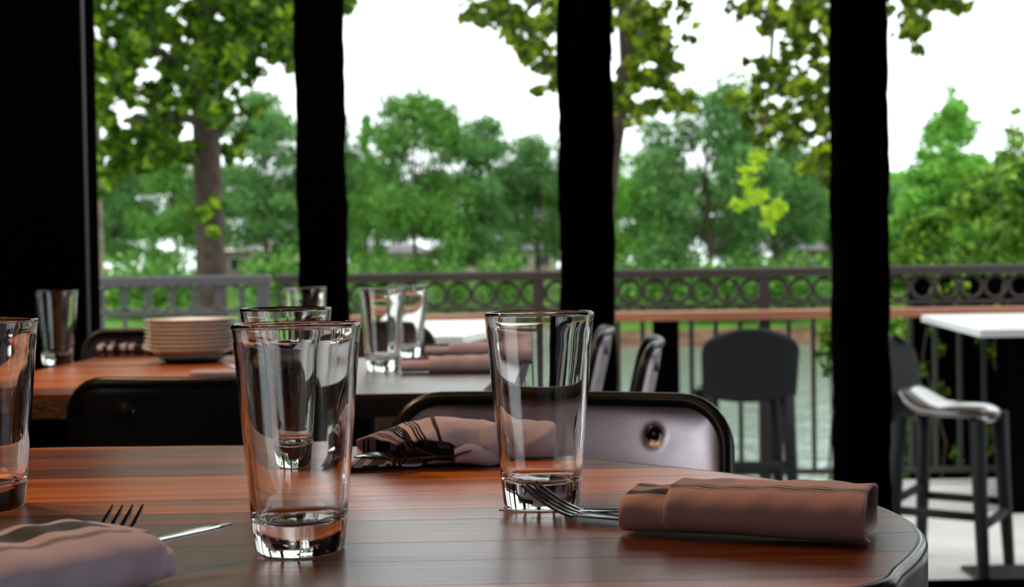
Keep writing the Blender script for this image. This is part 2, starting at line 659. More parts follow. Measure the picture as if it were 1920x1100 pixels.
def railing(label, x0, x1, mat, ringr, pit, ledge_gap):
    t = thing('railing', label, 'railing', ((x0 + x1) / 2, RY, DECK + .13))
    oz = -(DECK + .13)
    cx = (x0 + x1) / 2
    hw = (x1 - x0) / 2
    MB().box((-hw, -.035, rail_z - .052 + oz), (hw, .035, rail_z + oz), .008).build('top_rail', mat, t)
    MB().box((-hw, -.018, low_z - .018 + oz), (hw, .018, low_z + oz), .003).build('middle_rail', mat, t)
    MB().box((-hw, -.018, 0.06), (hw, .018, 0.09), .003).build('bottom_rail', mat, t)
    rc = (rail_z - .052 + low_z) / 2 + oz
    n = int((x1 - x0) / pit)
    ro = None
    bo = None
    for i in range(n):
        x = -hw + pit * (i + .5)
        if ro is None:
            ro = ring_mesh(ringr, .011).build('ring', mat, t, smooth=True)
            r_ = ro
        else:
            r_ = ro.copy()
            col.objects.link(r_)
        r_.location = (x, 0, rc)
        if bo is None:
            bo = MB().box((-.011, -.011, .09), (.011, .011, low_z - .018 + oz)).build('baluster', mat, t)
            b__ = bo
        else:
            b__ = bo.copy()
            col.objects.link(b__)
        b__.location = (x + pit / 2, 0, 0)
    po = None
    k = 0
    xs = [x for x in POSTS_X if x0 - .05 < x < x1 + .05]
    for x in xs:
        if po is None:
            po = MB().box((-.030, -.030, 0), (.030, .030, rail_z - .052 + oz)).build('post', mat, t)
            p__ = po
        else:
            p__ = po.copy()
            col.objects.link(p__)
        p__.location = (x - cx, 0, 0)
    return t


POSTS_X = [at_y(p, 600, RY).x for p in (-150, 170, 495, 1010, 1432, 2000, 2500)]
railing('grey iron railing of overlapping rings seen behind the plate stack', -6.6, x_div + .02, 'railgrey', .073, .128, 0)
railing('brown iron railing with ring frieze running above the wooden ledge', x_div + .05, 8.6, 'rail', .060, pitch, 0)

# wooden drink ledge
lx0 = at_y(630, 585, 7.1).x
LZ = 0.935 - 0.25
lg = thing('drink_ledge', 'long reddish wooden drink ledge fixed below the ring railing', 'ledge', (0, 7.12, LZ))
for i in range(2):
    for k in range(3):
        a = lx0 + (8.4 - lx0) * k / 3
        b = lx0 + (8.4 - lx0) * (k + 1) / 3 - .004
        MB().box((-(b - a) / 2, i * .118 - .12, -.045), ((b - a) / 2, i * .118 - .005, 0.0), .004).build('plank', 'ledge', lg, loc=((a + b) / 2, 0, 0))
for px in (700, 1250, 1900):
    x = at_y(px, 700, 7.1).x
    MB().box((x - .064, -.06, DECK - LZ), (x + .064, .06, -.045), .004).build('support_post', 'black', lg)

# ------------------------------------------------------------------ landscape
WATER = -4.02
structure(MB().add([(-300, -60, WATER), (300, -60, WATER), (300, 300, WATER), (-300, 300, WATER)], [(0, 1, 2, 3)]).build('lake', 'water'))


def terrain(name, fn, x0, x1, y0, y1, nx_, ny_, mat):
    mb = MB()

    def g(u, v):
        x = x0 + (x1 - x0) * u
        y = y0 + (y1 - y0) * v
        return (x, y, fn(x, y))
    mb.grid(g, nx_, ny_)
    return structure(mb.build(name, mat, smooth=True))


def far_h(x, y):
    d = y - 78 - 3 * math.sin(x * .06)
    if d < 0:
        return WATER - .4 + d * .05
    if d < 4:
        return WATER - .4 + 1.15 * d / 4
    return WATER + .75 + min(1, (d - 4) / 28) * 3.9 + .15 * math.sin(x * .3) * math.cos(y * .2)


terrain('far_bank', far_h, -160, 200, 74, 300, 90, 60, 'grass')


def bank_h(x, y):
    d = y - 77.6 - 3 * math.sin(x * .06)
    return WATER - .3 + 1.16 * max(0, min(1, d / 3.6)) - (0.5 if d > 5 else 0)


terrain('bank_soil', bank_h, -160, 200, 73, 84, 90, 14, 'soil')


def near_h(x, y):
    # lawn on the left, falling to the lake towards the right
    e = (x + 0.4 + 0.10 * (y - 8)) * 1.0
    k = max(0, min(1, -e / 5.0))
    k2 = max(0, min(1, (66 - y) / 10))
    return WATER - .5 + (2.6 * k + .1 * math.sin(x * .7 + y * .3)) * k2


terrain('near_lawn', near_h, -90, 6, 7.6, 70, 70, 60, 'grass')


def hedge_h(x, y):
    k = max(0, min(1, (x - 2.35 - (y - 8) * .33) / 1.2))
    return WATER - .5 + 2.6 * k


terrain('hedge_bank', hedge_h, 2.2, 20, 7.7, 14, 30, 12, 'soil')


# leaves: each leaf is a folded 6-vertex blade
def leaves(name, centers, normals_bias, size, mat, parent, seed=0, jit=0.35, kind='stuff'):
    rg = np.random.default_rng(seed)
    n = len(centers)
    c = np.asarray(centers, dtype=np.float64)
    a = rg.normal(size=(n, 3))
    a /= np.linalg.norm(a, axis=1)[:, None]
    b = rg.normal(size=(n, 3))
    b[:, 2] += normals_bias
    b -= (b * a).sum(1)[:, None] * a
    b /= np.linalg.norm(b, axis=1)[:, None]
    s_ = np.cross(a, b)
    L = size * rg.uniform(1 - jit, 1 + jit, n)[:, None]
    W = L * rg.uniform(.55, .8, n)[:, None]
    # base, left, tip, right with a fold
    v = np.stack([c - a * L * .5, c + s_ * W * .5 + b * L * .12, c + a * L * .5, c - s_ * W * .5 + b * L * .12], 1).reshape(-1, 3)
    idx = np.arange(n) * 4
    f = np.stack([idx, idx + 1, idx + 2, idx, idx + 2, idx + 3], 1).reshape(-1)
    me = bpy.data.meshes.new(name)
    me.vertices.add(n * 4)
    me.vertices.foreach_set('co', v.reshape(-1))
    me.loops.add(n * 6)
    me.loops.foreach_set('vertex_index', f.astype(np.int32))
    me.polygons.add(n * 2)
    me.polygons.foreach_set('loop_start', (np.arange(n * 2) * 3).astype(np.int32))
    me.polygons.foreach_set('loop_total', np.full(n * 2, 3, dtype=np.int32))
    me.update(calc_edges=True)
    me.validate()
    me.materials.append(M[mat])
    o = bpy.data.objects.new(name, me)
    col.objects.link(o)
    if parent:
        o.parent = parent
    o['kind'] = kind
    return o


def blob_points(blobs, dens, rg, hollow=0.45):
    pts = []
    for (x, y, z, rx, ry, rz) in blobs:
        n = max(3, int(dens * (rx * ry * rz) ** (2 / 3)))
        d = rg.normal(size=(n, 3))
        d /= np.linalg.norm(d, axis=1)[:, None]
        r = rg.uniform(hollow, 1.05, n)[:, None]
        pts.append(np.array([x, y, z]) + d * r * np.array([rx, ry, rz]))
    return np.concatenate(pts)


# --- far tree prototypes (unit: crown height 1, width 1), three shapes
def far_tree_proto(mat, shape, seed):
    rg = np.random.default_rng(seed)
    t = thing('far_tree', 'x', 'tree')
    blobs = []
    if shape == 'round':
        for k in range(48):
            a = rg.uniform(0, 2 * math.pi)
            h = rg.uniform(0.17, .93)
            rad = .42 * math.sin(math.pi * min(1, (h - .02) / .99)) ** .6
            r0 = rad * rg.uniform(.35, 1)
            s_ = rg.uniform(.07, .15)
            blobs.append((r0 * math.cos(a), r0 * math.sin(a), h, s_ * 1.2, s_ * 1.2, s_ * .75))
    elif shape == 'umbrella':
        for k in range(44):
            a = rg.uniform(0, 2 * math.pi)
            h = rg.choice([.33, .45, .55, .7, .86, .93]) + rg.uniform(-.05, .05)
            r0 = .42 * rg.uniform(.1, 1)
            s_ = rg.uniform(.08, .15)
            blobs.append((r0 * math.cos(a), r0 * math.sin(a), h - .25 * r0, s_ * 1.4, s_ * 1.4, s_ * .45))
    else:
        for k in range(36):
            a = rg.uniform(0, 2 * math.pi)
            h = rg.uniform(0.12, 1.0) ** .9
            r0 = .42 * (1.02 - h) * rg.uniform(.4, 1)
            s_ = .05 + .09 * (1 - h)
            blobs.append((r0 * math.cos(a), r0 * math.sin(a), h - .05, s_ * 1.2, s_ * 1.2, s_ * .8))
    pts = blob_points(blobs, 24000, rg, .3)
    leaves('foliage', pts, .6, .026, mat, t, seed)
    mb = MB()
    mb.tube([(0, 0, -0.02), (.01, 0, .3), (-.01, .01, .6), (0, 0, .88)], [.022, .016, .011, .004], 8)
    for k in range(7):
        b = blobs[k * 3]
        mb.tube([(0, 0, b[2] * .55), (b[0] * .5, b[1] * .5, b[2] * .8), (b[0], b[1], b[2])], [.009, .006, .003], 6)
    mb.build('trunk', 'bark', t, smooth=True)
    return t


protos = [far_tree_proto('leaf_far', 'round', 1), far_tree_proto('leaf_far2', 'umbrella', 2),
          far_tree_proto('leaf_far3', 'round', 3), far_tree_proto('leaf_far2', 'round', 4), far_tree_proto('leaf_far', 'cone', 5)]
used = [[False] for _ in protos]
far = [  # centre px, top px, width px, distance, proto, label
    (215, 300, 200, 104, 3, 'leafy far tree at the far left end of the lake shore'),
    (330, 270, 200, 100, 0, 'far rounded tree half hidden by the big near trunk'),
    (500, 175, 230, 96, 1, 'blue-green far tree with sky gaps filling the gap beside the first free post'),
    (610, 215, 190, 102, 3, 'far tree mostly hidden behind the first free-standing post'),
    (690, 205, 140, 96, 4, 'slim pointed far tree just beside the first post'),
    (780, 168, 250, 92, 0, 'tallest full green far tree in the gap between the first and second posts'),
    (905, 222, 210, 95, 1, 'flat-topped far tree with sky showing under its crown'),
    (1010, 245, 190, 99, 3, 'dark far tree against the second post'),
    (1100, 255, 170, 100, 2, 'far tree hidden behind the middle post, only edges showing'),
    (1195, 270, 190, 94, 2, 'bright green rounded far tree immediately past the middle post'),
    (1330, 148, 300, 90, 3, 'tall broad far tree above the dark stool'),
    (1450, 250, 220, 96, 3, 'bluish far tree behind the hanging lime leaves'),
    (1560, 270, 210, 100, 0, 'far green tree beside the third post'),
    (1690, 350, 190, 104, 3, 'low blue-green far tree past the third post'),
    (1850, 300, 220, 100, 2, 'light green far tree rising behind the hedge'),
]


def ground_z(x, y):
    return far_h(x, y)


for px, top, wpx, D, k, lab in far:
    p = at_y(px, 500, D)
    zt = at_y(px, top, D).z
    gz = ground_z(p.x, D)
    h = (zt - gz) / .99
    wd = wpx / F * D / .95
    place(protos[k], used[k], lab, (p.x, D, gz - .1), rnd.uniform(0, 6.28), 'trees across the lake', (wd, wd, h))
REAR = ['rear-row tree filling the gap beside the dark wall edge', 'rear-row tree behind the rounded tree next to the big trunk', 'rear-row tree behind the pale-roofed house', 'rear-row tree hidden by the first free post',
        'rear-row tree behind the slim pointed far tree', 'rear-row tree behind the wide cream house roof', 'rear-row tree showing just before the middle post', 'rear-row tree behind the leaning trunk at the middle post',
        'rear-row tree behind the tall broad far tree', 'rear-row tree between the broad far tree and the bluish one', 'rear-row tree behind the small pink house', 'rear-row tree covered by the third post and hedge', 'rear-row tree covered by the hedge at the frame edge']
# back row behind them: lower, indistinct
for i in range(13):
    px = 150 + i * 140 + rnd.uniform(-20, 20)
    D = 130 + rnd.uniform(-6, 6)
    p = at_y(px, 500, D)
    top = 320 + rnd.uniform(-25, 30)
    zt = at_y(px, top, D).z
    gz = ground_z(p.x, D)
    k = [3, 0, 3, 2][i % 4]
    wd = 250 / F * D
    place(protos[k], used[k], REAR[i], (p.x, D, gz - .1), rnd.uniform(0, 6.28),
          'hazy rear row of trees', (wd, wd, (zt - gz)))

# shoreline shrubs
rg = np.random.default_rng(21)
sh = thing('shrub', 'x', 'shrub')
pts = blob_points([(0, 0, .45, .5, .5, .45), (.3, .1, .4, .35, .35, .4), (-.3, -.1, .38, .33, .33, .36)], 2200, rg, .3)
leaves('foliage', pts, .6, .09, 'leaf_far', sh, 5)
MB().tube([(0, 0, -.1), (0, 0, .5)], [.03, .02], 6).build('stem', 'bark', sh)
su = [False]
for px, py, s_, lab in [(235, 500, 3.4, 'rounded shrub under the far-left shore tree'), (330, 500, 3.0, 'rounded shrub showing just beside the big near trunk'),
                        (520, 492, 4.2, 'rounded shrub beside the pale-roofed house'), (700, 500, 3.6, 'dark clipped shrub just past the first post'),
                        (845, 500, 2.0, 'small shrub in front of the cream house'), (945, 490, 3.2, 'upright shrub standing before the cream house'),
                        (1180, 500, 3.0, 'yellow-green shrub against the middle post'), (1290, 500, 4.0, 'wide dark shrub under the broad far tree'),
                        (1400, 500, 3.8, 'dark shrub under the hanging lime leaves'), (1490, 500, 4.0, 'shrub before the pink brick house')]:
    D = 88
    p = at_y(px, 500, D)
    gz = ground_z(p.x, D)
    h = at_y(px, py - 20 - s_ * 4, D).z - gz
    place(sh, su, lab, (p.x, D, gz), rnd.uniform(0, 6), 'shrubs on the far shore', (s_ * 1.3, s_ * 1.3, h / .92))


# houses on the far shore
def house(label, px0, px1, pyt, D, wall, roof, rh, nwin):
    a = at_y(px0, 500, D)
    b = at_y(px1, 500, D)
    gz = ground_z((a.x + b.x) / 2, D) - .2
    zt = at_y((px0 + px1) / 2, pyt, D).z
    W = b.x - a.x
    H = zt - gz
    t = thing('house', label, 'house', ((a.x + b.x) / 2, D, gz))
    MB().box((-W / 2, 0, 0), (W / 2, 7, H)).build('wall', wall, t)
    mb = MB()
    o = .5
    mb.add([(-W / 2 - o, -o, H), (W / 2 + o, -o, H), (W / 2 + o, 7 + o, H), (-W / 2 - o, 7 + o, H), (-W / 2 + 1, 3.5, H + rh), (W / 2 - 1, 3.5, H + rh)],
           [(0, 3, 2, 1), (0, 1, 5, 4), (2, 3, 4, 5), (1, 2, 5), (3, 0, 4)])
    mb.build('roof', roof, t)
    for k in range(nwin):
        x = -W / 2 + W * (k + .7) / (nwin + .4)
        f_ = MB().box((x - .7, -.10, H * .35), (x + .7, 0, H * .78)).build('window', 'white', t)
        MB().box((x - .6, -.13, H * .38), (x + .6, -.10, H * .75)).build('pane', 'darkglass', f_)
    MB().box((W * .3, -.1, 0), (W * .3 + 1.1, 0, H * .55)).build('door', 'pinkwall' if wall == 'cream' else 'white', t)
    return t


house('pale-roofed brick house across the lake beside the big near trunk', 425, 530, 470, 105, 'pinkwall', 'roofwhite', 1.3, 3)
house('low cream house across the lake just past the first post', 655, 800, 474, 107, 'cream', 'roofgrey', .7, 4)
house('wide cream house across the lake behind the upright shrub', 830, 1045, 468, 109, 'cream', 'roofgrey', .9, 5)
house('small pink brick house across the lake beside the third post', 1480, 1575, 468, 108, 'pinkwall', 'roofgrey', .8, 2)

# --- mid-distance trees to the right
t = thing('pointed_tree', 'pointed bright green tree standing behind the hedge past the third post', 'tree', (0, 0, 0))
rg = np.random.default_rng(31)
D = 42
pts_b = []
for k in range(110):
    y = 165 + 290 * math.sqrt(rg.uniform(0, 1))
    hw = 12 + (y - 150) * .30
    x = 1778 + rg.uniform(-1, 1) * hw
    p = at_y(x, y, D + rg.uniform(-1.2, 1.2))
    s_ = rg.uniform(.28, .5)
    pts_b.append((p.x, p.y, p.z, s_ * 1.1, s_ * 1.1, s_ * .8))
top = at_y(1780, 160, D)
pts_b.append((top.x, D, top.z - .3, .2, .2, .5))
leaves('foliage', blob_points(pts_b, 1050, rg, .3), .6, .17, 'leaf_far3', t, 3)
bs = at_y(1780, 500, D)
MB().tube([(bs.x, D, WATER), (bs.x, D, bs.z), (top.x, D, top.z - 1)], [.25, .15, .03], 8).build('trunk', 'bark', t, smooth=True)
t = thing('slender_tree', 'slender lime-green tree at the edge of the frame above the hedge', 'tree', (0, 0, 0))
pts_b = []
D = 30
for k in range(60):
    y = 190 + 250 * math.sqrt(rg.uniform(0, 1))
    hw = 6 + max(0, (y - 230)) * .30
    x = 1905 + rg.uniform(-1, 1) * hw
    p = at_y(x, y, D + rg.uniform(-1, 1))
    s_ = rg.uniform(.16, .34) * (0.6 + (y - 200) / 300)
    pts_b.append((p.x, p.y, p.z, s_, s_, s_))
leaves('foliage', blob_points(pts_b, 1400, rg, .3), .6, .13, 'leaf_hedge', t, 4)
bs = at_y(1900, 500, D)
MB().tube([(bs.x, D, WATER), (bs.x, D, bs.z), (bs.x, D, bs.z + 3)], [.14, .08, .02], 8).build('trunk', 'bark', t, smooth=True)

# --- hedge behind the railing, right
t = thing('leafy_hedge', 'dense bright green hedge of small leaves pressing against the railing', 'hedge', (3.4, 8.6, WATER + 1.5))
rg = np.random.default_rng(41)
bl = []
for k in range(250):
    px = rg.uniform(1668, 2080)
    ytop = np.interp(px, [1668, 1700, 1760, 1820, 1880, 2080], [470, 415, 385, 350, 300, 250])
    py = rg.uniform(ytop + 14, 985)
    Y = rg.uniform(8.0, 9.3) if py > 480 else rg.uniform(8.3, 10.2)
    p = at_y(px, py, Y)
    s_ = rg.uniform(.10, .2)
    bl.append((p.x - 3.4, p.y - 8.6, p.z - (WATER + 1.5), s_, s_, s_ * .8))
leaves('foliage', blob_points(bl, 9000, rg, .2), .8, .062, 'leaf_hedge', t, 6)
mb = MB()
for k in range(9):
    x = -.75 + k * .24
    mb.tube([(x, 0, 0), (x + .05, .05, 1.6), (x - .05, 0, 3.0)], [.03, .02, .008], 6)
mb.build('stems', 'bark', t, smooth=True)['kind'] = 'stuff'
structure(MB().box((at_y(1705, 600, 7.72).x, 7.70, DECK - .3), (8.6, 7.74, rail_z - .07)).build('dark_screen', 'black'))
t = thing('climbing_vine', 'sparse vine climbing the dark screen behind the shining stool', 'vine', (2.3, 7.64, DECK - .3))
rg = np.random.default_rng(47)
bl = []
for k in range(70):
    x = rg.uniform(0.0, 2.2)
    z = rg.uniform(.15, 1.55)
    bl.append((x, rg.uniform(-.06, .02), z, .05, .03, .05))
leaves('foliage', blob_points(bl, 9500, rg, .1), .5, .05, 'leaf_near', t, 12)
mb = MB()
for k in range(6):
    x = .1 + k * .4
    mb.tube([(x, 0, 0), (x + .08, .0, .6), (x - .05, 0, 1.1), (x + .03, 0, 1.6)], [.010, .008, .006, .003], 6)
mb.build('stems', 'bark', t, smooth=True)['kind'] = 'stuff'
t = thing('young_shrub', 'lime-leaved sprig growing just outside the balusters beside the third post', 'shrub', at_y(1555, 880, 7.75))
o_ = t.location.copy()
bl = []
for px, py, r in [(1555, 640, .07), (1545, 662, .08), (1560, 690, .07), (1540, 625, .05), (1558, 885, .05), (1566, 600, .06), (1572, 660, .06)]:
    p = at_y(px, py, 7.75) - o_
    bl.append((p.x, p.y, p.z, r, r, r))
leaves('foliage', blob_points(bl, 7000, rg, .1), .8, .055, 'leaf_hedge', t, 9)
MB().tube([(0.05, 0, -1.6), (0, 0, 0), (0.02, 0, .3), (0, 0, .8)], [.012, .01, .008, .004], 6).build('stem', 'bark', t, smooth=True)


# --- the big near tree (left window)
def tree_from_pixels(name, label, blobs, trunk, mat, bark, dens, lsize, seed, limbs=(), per=230):
    base = trunk[0][0]
    t = thing(name, label, 'tree', base)
    rg = np.random.default_rng(seed)
    bl = []
    for px, py, r, Y in blobs:
        # break each big clump up into small sprays
        for k in range(max(2, int(r * r / per))):
            a = rg.uniform(0, 6.28)
            rr = r * math.sqrt(rg.uniform(0, 1))
            p = at_y(px + rr * math.cos(a), py + rr * math.sin(a), Y + rg.uniform(-1.2, 1.2)) - base
            s_ = rg.uniform(9, 19) / F * Y
            bl.append((p.x, p.y, p.z, s_ * 1.2, s_ * 1.2, s_ * .8))
    leaves('foliage', blob_points(bl, dens, rg, .1), .8, lsize, mat, t, seed)
    MB().tube([p - base for p, r in trunk], [r for p, r in trunk], 14).build('trunk', bark, t, smooth=True)
    for lb in limbs:
        MB().tube([p - base for p, r in lb], [r for p, r in lb], 8).build('branch', bark, t, smooth=True)
    return t


def TP(px, py, Y, r):
    return (at_y(px, py, Y), r)


Y1 = 13.0
gz = near_h(at_y(395, 500, Y1).x, Y1)
b0 = at_y(398, 500, Y1)
b0.z = gz
bl = []
r_ = random.Random(5)
for k in range(340):
    px = r_.uniform(60, 560)
    ymax = np.interp(px, [60, 180, 230, 300, 340, 400, 450, 500, 560], [350, 345, 330, 325, 290, 215, 175, 120, 95])
    py = ymax * r_.uniform(-.25, .96) if k < 190 else r_.uniform(-480, 10)
    bl.append((px, py, r_.uniform(24, 42), Y1 + r_.uniform(-1.5, 2.0)))
for px, py, r in [(400, 240, 30), (430, 200, 34), (470, 190, 26), (430, 270, 30), (410, 300, 22), (395, 400, 26), (385, 430, 24), (400, 440, 20),
                  (380, 390, 16), (460, 150, 30), (590, -10, 40), (640, 0, 26), (650, 5, 14), (560, 20, 40), (520, 40, 40), (440, 285, 20), (200, 350, 20)]:
    bl.append((px, py, r, Y1 - .3 if px < 500 else Y1 + 1))
tree_from_pixels('big_near_tree', 'big leafy near tree with thick grey trunk beyond the grey railing', bl,
                 [(b0, .17), TP(398, 600, Y1, .155), TP(395, 480, Y1, .142), TP(388, 300, Y1, .135), TP(384, 150, Y1, .125), TP(382, 60, Y1, .11), TP(375, -120, Y1, .08), TP(370, -300, Y1, .03)],
                 'leaf_near', 'bark', 2100, .135, 51,
                 limbs=[[TP(386, 200, Y1, .05), TP(330, 120, Y1 - .5, .035), TP(250, 60, Y1 - 1, .02)],
                        [TP(384, 130, Y1, .05), TP(440, 60, Y1 + .4, .03), TP(520, 20, Y1 + .8, .02)],
                        [TP(388, 260, Y1, .035), TP(420, 240, Y1, .02), TP(450, 210, Y1, .012)],
                        [TP(386, 230, Y1, .04), TP(320, 220, Y1 + .6, .03), TP(230, 230, Y1 + 1, .015)]])
b0 = at_y(184, 600, 16)
b0.z = near_h(b0.x, 16)
tree_from_pixels('slim_pale_tree', 'slim pale-barked tree beside the dark wall edge behind the railing',
                 [(185, 280, 40, 16), (170, 200, 50, 16), (190, 120, 50, 16), (210, 300, 28, 16)],
                 [(b0, .09), TP(183, 480, 16, .075), TP(180, 330, 16, .06), TP(182, 100, 16, .04)], 'leaf_near', 'barkpale', 1500, .13, 52)
# --- right near tree: clumps hanging from above
Y2 = 9.8
bl = []
for px, py, r in [(905, 5, 40), (890, 25, 20), (950, 25, 34), (975, 55, 30), (1000, 90, 26), (1020, 110, 28), (1035, 150, 22), (1010, 60, 30), (1040, 30, 36), (1025, 165, 14),
                  (1090, 120, 50), (1090, 30, 50),
                  (1180, 20, 40), (1215, 50, 36), (1190, 95, 36), (1240, 90, 30), (1265, 110, 24), (1230, 140, 28), (1180, 160, 34), (1250, 190, 30), (1215, 210, 26),
                  (1170, 215, 26), (1280, 20, 24), (1300, 60, 16), (1275, 200, 20), (1240, 20, 22),
                  (1430, 20, 34), (1470, 60, 36), (1420, 120, 22), (1450, 150, 34), (1500, 110, 40), (1540, 60, 44), (1555, 130, 40), (1500, 180, 38), (1540, 210, 40),
                  (1440, 200, 30), (1410, 220, 22), (1470, 240, 28), (1430, 270, 22), (1500, 260, 26), (1550, 290, 32), (1410, 180, 18), (1560, 330, 26),
                  (1520, 310, 18), (1500, 20, 40), (1560, 0, 40), (1395, 20, 18), (1380, 190, 14), (1600, 60, 50), (1610, 190, 50), (1625, 290, 30),
                  (1690, 10, 36), (1730, 20, 30), (1770, 5, 28), (1800, 10, 18), (1700, 50, 20), (1712, 88, 12), (1720, 70, 10)]:
    bl.append((px, py, r, Y2 + r_.uniform(-.8, .8)))
for k in range(26):
    bl.append((r_.uniform(880, 1900), r_.uniform(-480, -30), 40, Y2 + r_.uniform(-1, 1)))
b0 = at_y(1120, 600, Y2)
b0.z = WATER - .3
tree_from_pixels('overhanging_tree', 'dark olive overhanging tree whose trunk shows at the middle post', bl,
                 [(b0, .16), TP(1118, 420, Y2, .13), TP(1135, 300, Y2, .11), TP(1158, 210, Y2, .075), TP(1178, 120, Y2, .065), TP(1172, 0, Y2, .06), TP(1170, -150, Y2, .04)],
                 'leaf_dark', 'bark', 3300, .095, 53, per=100,
                 limbs=[[TP(1165, 60, Y2, .05), TP(1185, 40, Y2, .04), TP(1230, -60, Y2, .03)],
                        [TP(1170, -40, Y2, .05), TP(1350, -60, Y2, .035), TP(1450, 40, Y2, .02), TP(1440, 200, Y2, .01)],
                        [TP(1350, -60, Y2, .035), TP(1520, -40, Y2, .03), TP(1560, 100, Y2, .018), TP(1550, 280, Y2, .008)],
                        [TP(1160, 10, Y2, .05), TP(1060, -60, Y2, .035), TP(980, 30, Y2, .018), TP(1020, 120, Y2, .008)],
                        [TP(1520, -40, Y2, .03), TP(1700, -30, Y2, .02), TP(1708, 90, Y2, .006)]])
b0 = at_y(1442, 195, 9.75)
t = tree_from_pixels('hanging_branch', 'lime-yellow leafy branch hanging low before the bluish far tree',
                 [(1415, 350, 24, 8.9), (1395, 375, 18, 8.9), (1420, 385, 22, 8.9), (1445, 395, 20, 8.9), (1380, 385, 12, 8.9), (1448, 415, 12, 8.9), (1462, 388, 10, 8.9), (1420, 300, 18, 8.9), (1405, 330, 16, 8.9)],
                 [(b0, .012), TP(1425, 260, 9.2, .010), TP(1418, 330, 8.9, .008), TP(1440, 400, 8.9, .004)], 'leaf_lime', 'bark', 3600, .075, 54)
t['category'] = 'branch'


# ------------------------------------------------------------------ tables inside
def catmull(pts, n=10):
    out = []
    m_ = len(pts)
    for i in range(m_):
        p0, p1, p2, p3 = [pts[(i + k - 1) % m_] for k in range(4)]
        for j in range(n):
            u = j / n
            q = []
            for a in (0, 1):
                q.append(.5 * ((2 * p1[a]) + (-p0[a] + p2[a]) * u + (2 * p0[a] - 5 * p1[a] + 4 * p2[a] - p3[a]) * u * u + (-p0[a] + 3 * p1[a] - 3 * p2[a] + p3[a]) * u ** 3))
            out.append(tuple(q))
    return out


def clip(poly, a, b, c):
    """keep a*x+b*y<=c"""
    out = []
    n = len(poly)
    for i in range(n):
        p, q = poly[i], poly[(i + 1) % n]
        dp = a * p[0] + b * p[1] - c
        dq = a * q[0] + b * q[1] - c
        if dp <= 0:
            out.append(p)
        if dp * dq < 0:
            t = dp / (dp - dq)
            out.append((p[0] + t * (q[0] - p[0]), p[1] + t * (q[1] - p[1])))
    return out


def plank_top(t, poly, widths, ang, mat, z0, z1, seed, joints=True):
    """cut an outline into planks running along ang; poly in the thing's coordinates"""
    ca, sa = math.cos(ang), math.sin(ang)
    rot = [(x * ca + y * sa, -x * sa + y * ca) for x, y in poly]
    ys = [p[1] for p in rot]
    xs = [p[0] for p in rot]
    y = min(ys)
    r = random.Random(seed)
    i = 0
    while y < max(ys) - 1e-4:
        w_ = widths[i % len(widths)]
        i += 1
        strip = clip(clip(rot, 0, -1, -y - .0001), 0, 1, y + w_ - .0001)
        if len(strip) > 2:
            cuts = [min(xs) - 1]
            if joints:
                cuts.append(min(xs) + (max(xs) - min(xs)) * r.uniform(.05, .35))
            cuts.append(max(xs) + 1)
            for k in range(len(cuts) - 1):
                pc = clip(clip(strip, -1, 0, -cuts[k] - .0002), 1, 0, cuts[k + 1] - .0002)
                if len(pc) < 3:
                    continue
                cx = sum(p[0] for p in pc) / len(pc)
                cy = sum(p[1] for p in pc) / len(pc)
                wc = (cx * ca - cy * sa, cx * sa + cy * ca)
                o = MB().prism([(p[0] - cx, p[1] - cy) for p in pc], z0, z1, .0003).build('plank', mat, t, loc=(wc[0], wc[1], 0), rz=ang)
        y += w_


# near table: outline unprojected from the visible edge and closed off outside the frame
vis = [(50, 839), (250, 836), (450, 834), (680, 836), (880, 845), (1080, 857), (1320, 879), (1500, 905), (1640, 942), (1712, 975), (1740, 1012), (1700, 1062), (1620, 1103)]
pts = [tuple(on_z(x, y, TOP)[:2]) for x, y in vis]
pts += [(0.06, .70), (-.12, .655), (-.35, .64), (-.62, .68), (-.86, .82), (-.97, 1.02), (-.90, 1.24), (-.70, 1.375)]
outline = catmull(pts, 6)
cxm = sum(p[0] for p in outline) / len(outline)
cym = sum(p[1] for p in outline) / len(outline)
loc_out = [(x - cxm, y - cym) for x, y in outline]


def inset(poly, d):
    n = len(poly)
    out = []
    for i in range(n):
        a, b = Vector(poly[i - 1]), Vector(poly[(i + 1) % n])
        tg = (b - a).normalized()
        nm = Vector((-tg.y, tg.x))
        c_ = -Vector(poly[i])
        if nm.dot(c_) < 0:
            nm = -nm
        out.append(tuple(Vector(poly[i]) + nm * d))
    return out


tab = thing('oval_table', 'large oval teak table with a dark rounded edge holding glasses and napkins', 'table', (cxm, cym, 0))
plank_top(tab, inset(loc_out, .0065), [.072, .05, .066, .058, .08, .045, .062], math.radians(1.5), 'wood', TOP - .03, TOP, 11)
# rounded edge band, swept round the outline
prof = [(.0068, TOP - .004), (.0068, TOP), (.0045, TOP + .0001), (.0022, TOP - .0008), (.0007, TOP - .0025), (0, TOP - .005), (0, TOP - .040), (.012, TOP - .042), (.012, TOP - .031)]
mb = MB()
vs = []
rings = [inset(loc_out, d) for d, z in prof]
n = len(loc_out)
for (d, z), rg_ in zip(prof, rings):
    vs += [(x, y, z) for x, y in rg_]
fs = []
for i in range(len(prof)):
    j = (i + 1) % len(prof)
    for k in range(n):
        fs.append((i * n + k, i * n + (k + 1) % n, j * n + (k + 1) % n, j * n + k))
mb.add(vs, fs)
mb.build('edge_band', 'edge', tab, smooth=True)
MB().lathe([(.05, .03), (.04, .1), (.04, TOP - .05), (.12, TOP - .032)], 24).build('pedestal', 'steel_black', tab, smooth=True)
MB().lathe([(.30, 0), (.30, .012), (.06, .035), (.0, .04)], 40).build('base', 'steel_black', tab, smooth=True)


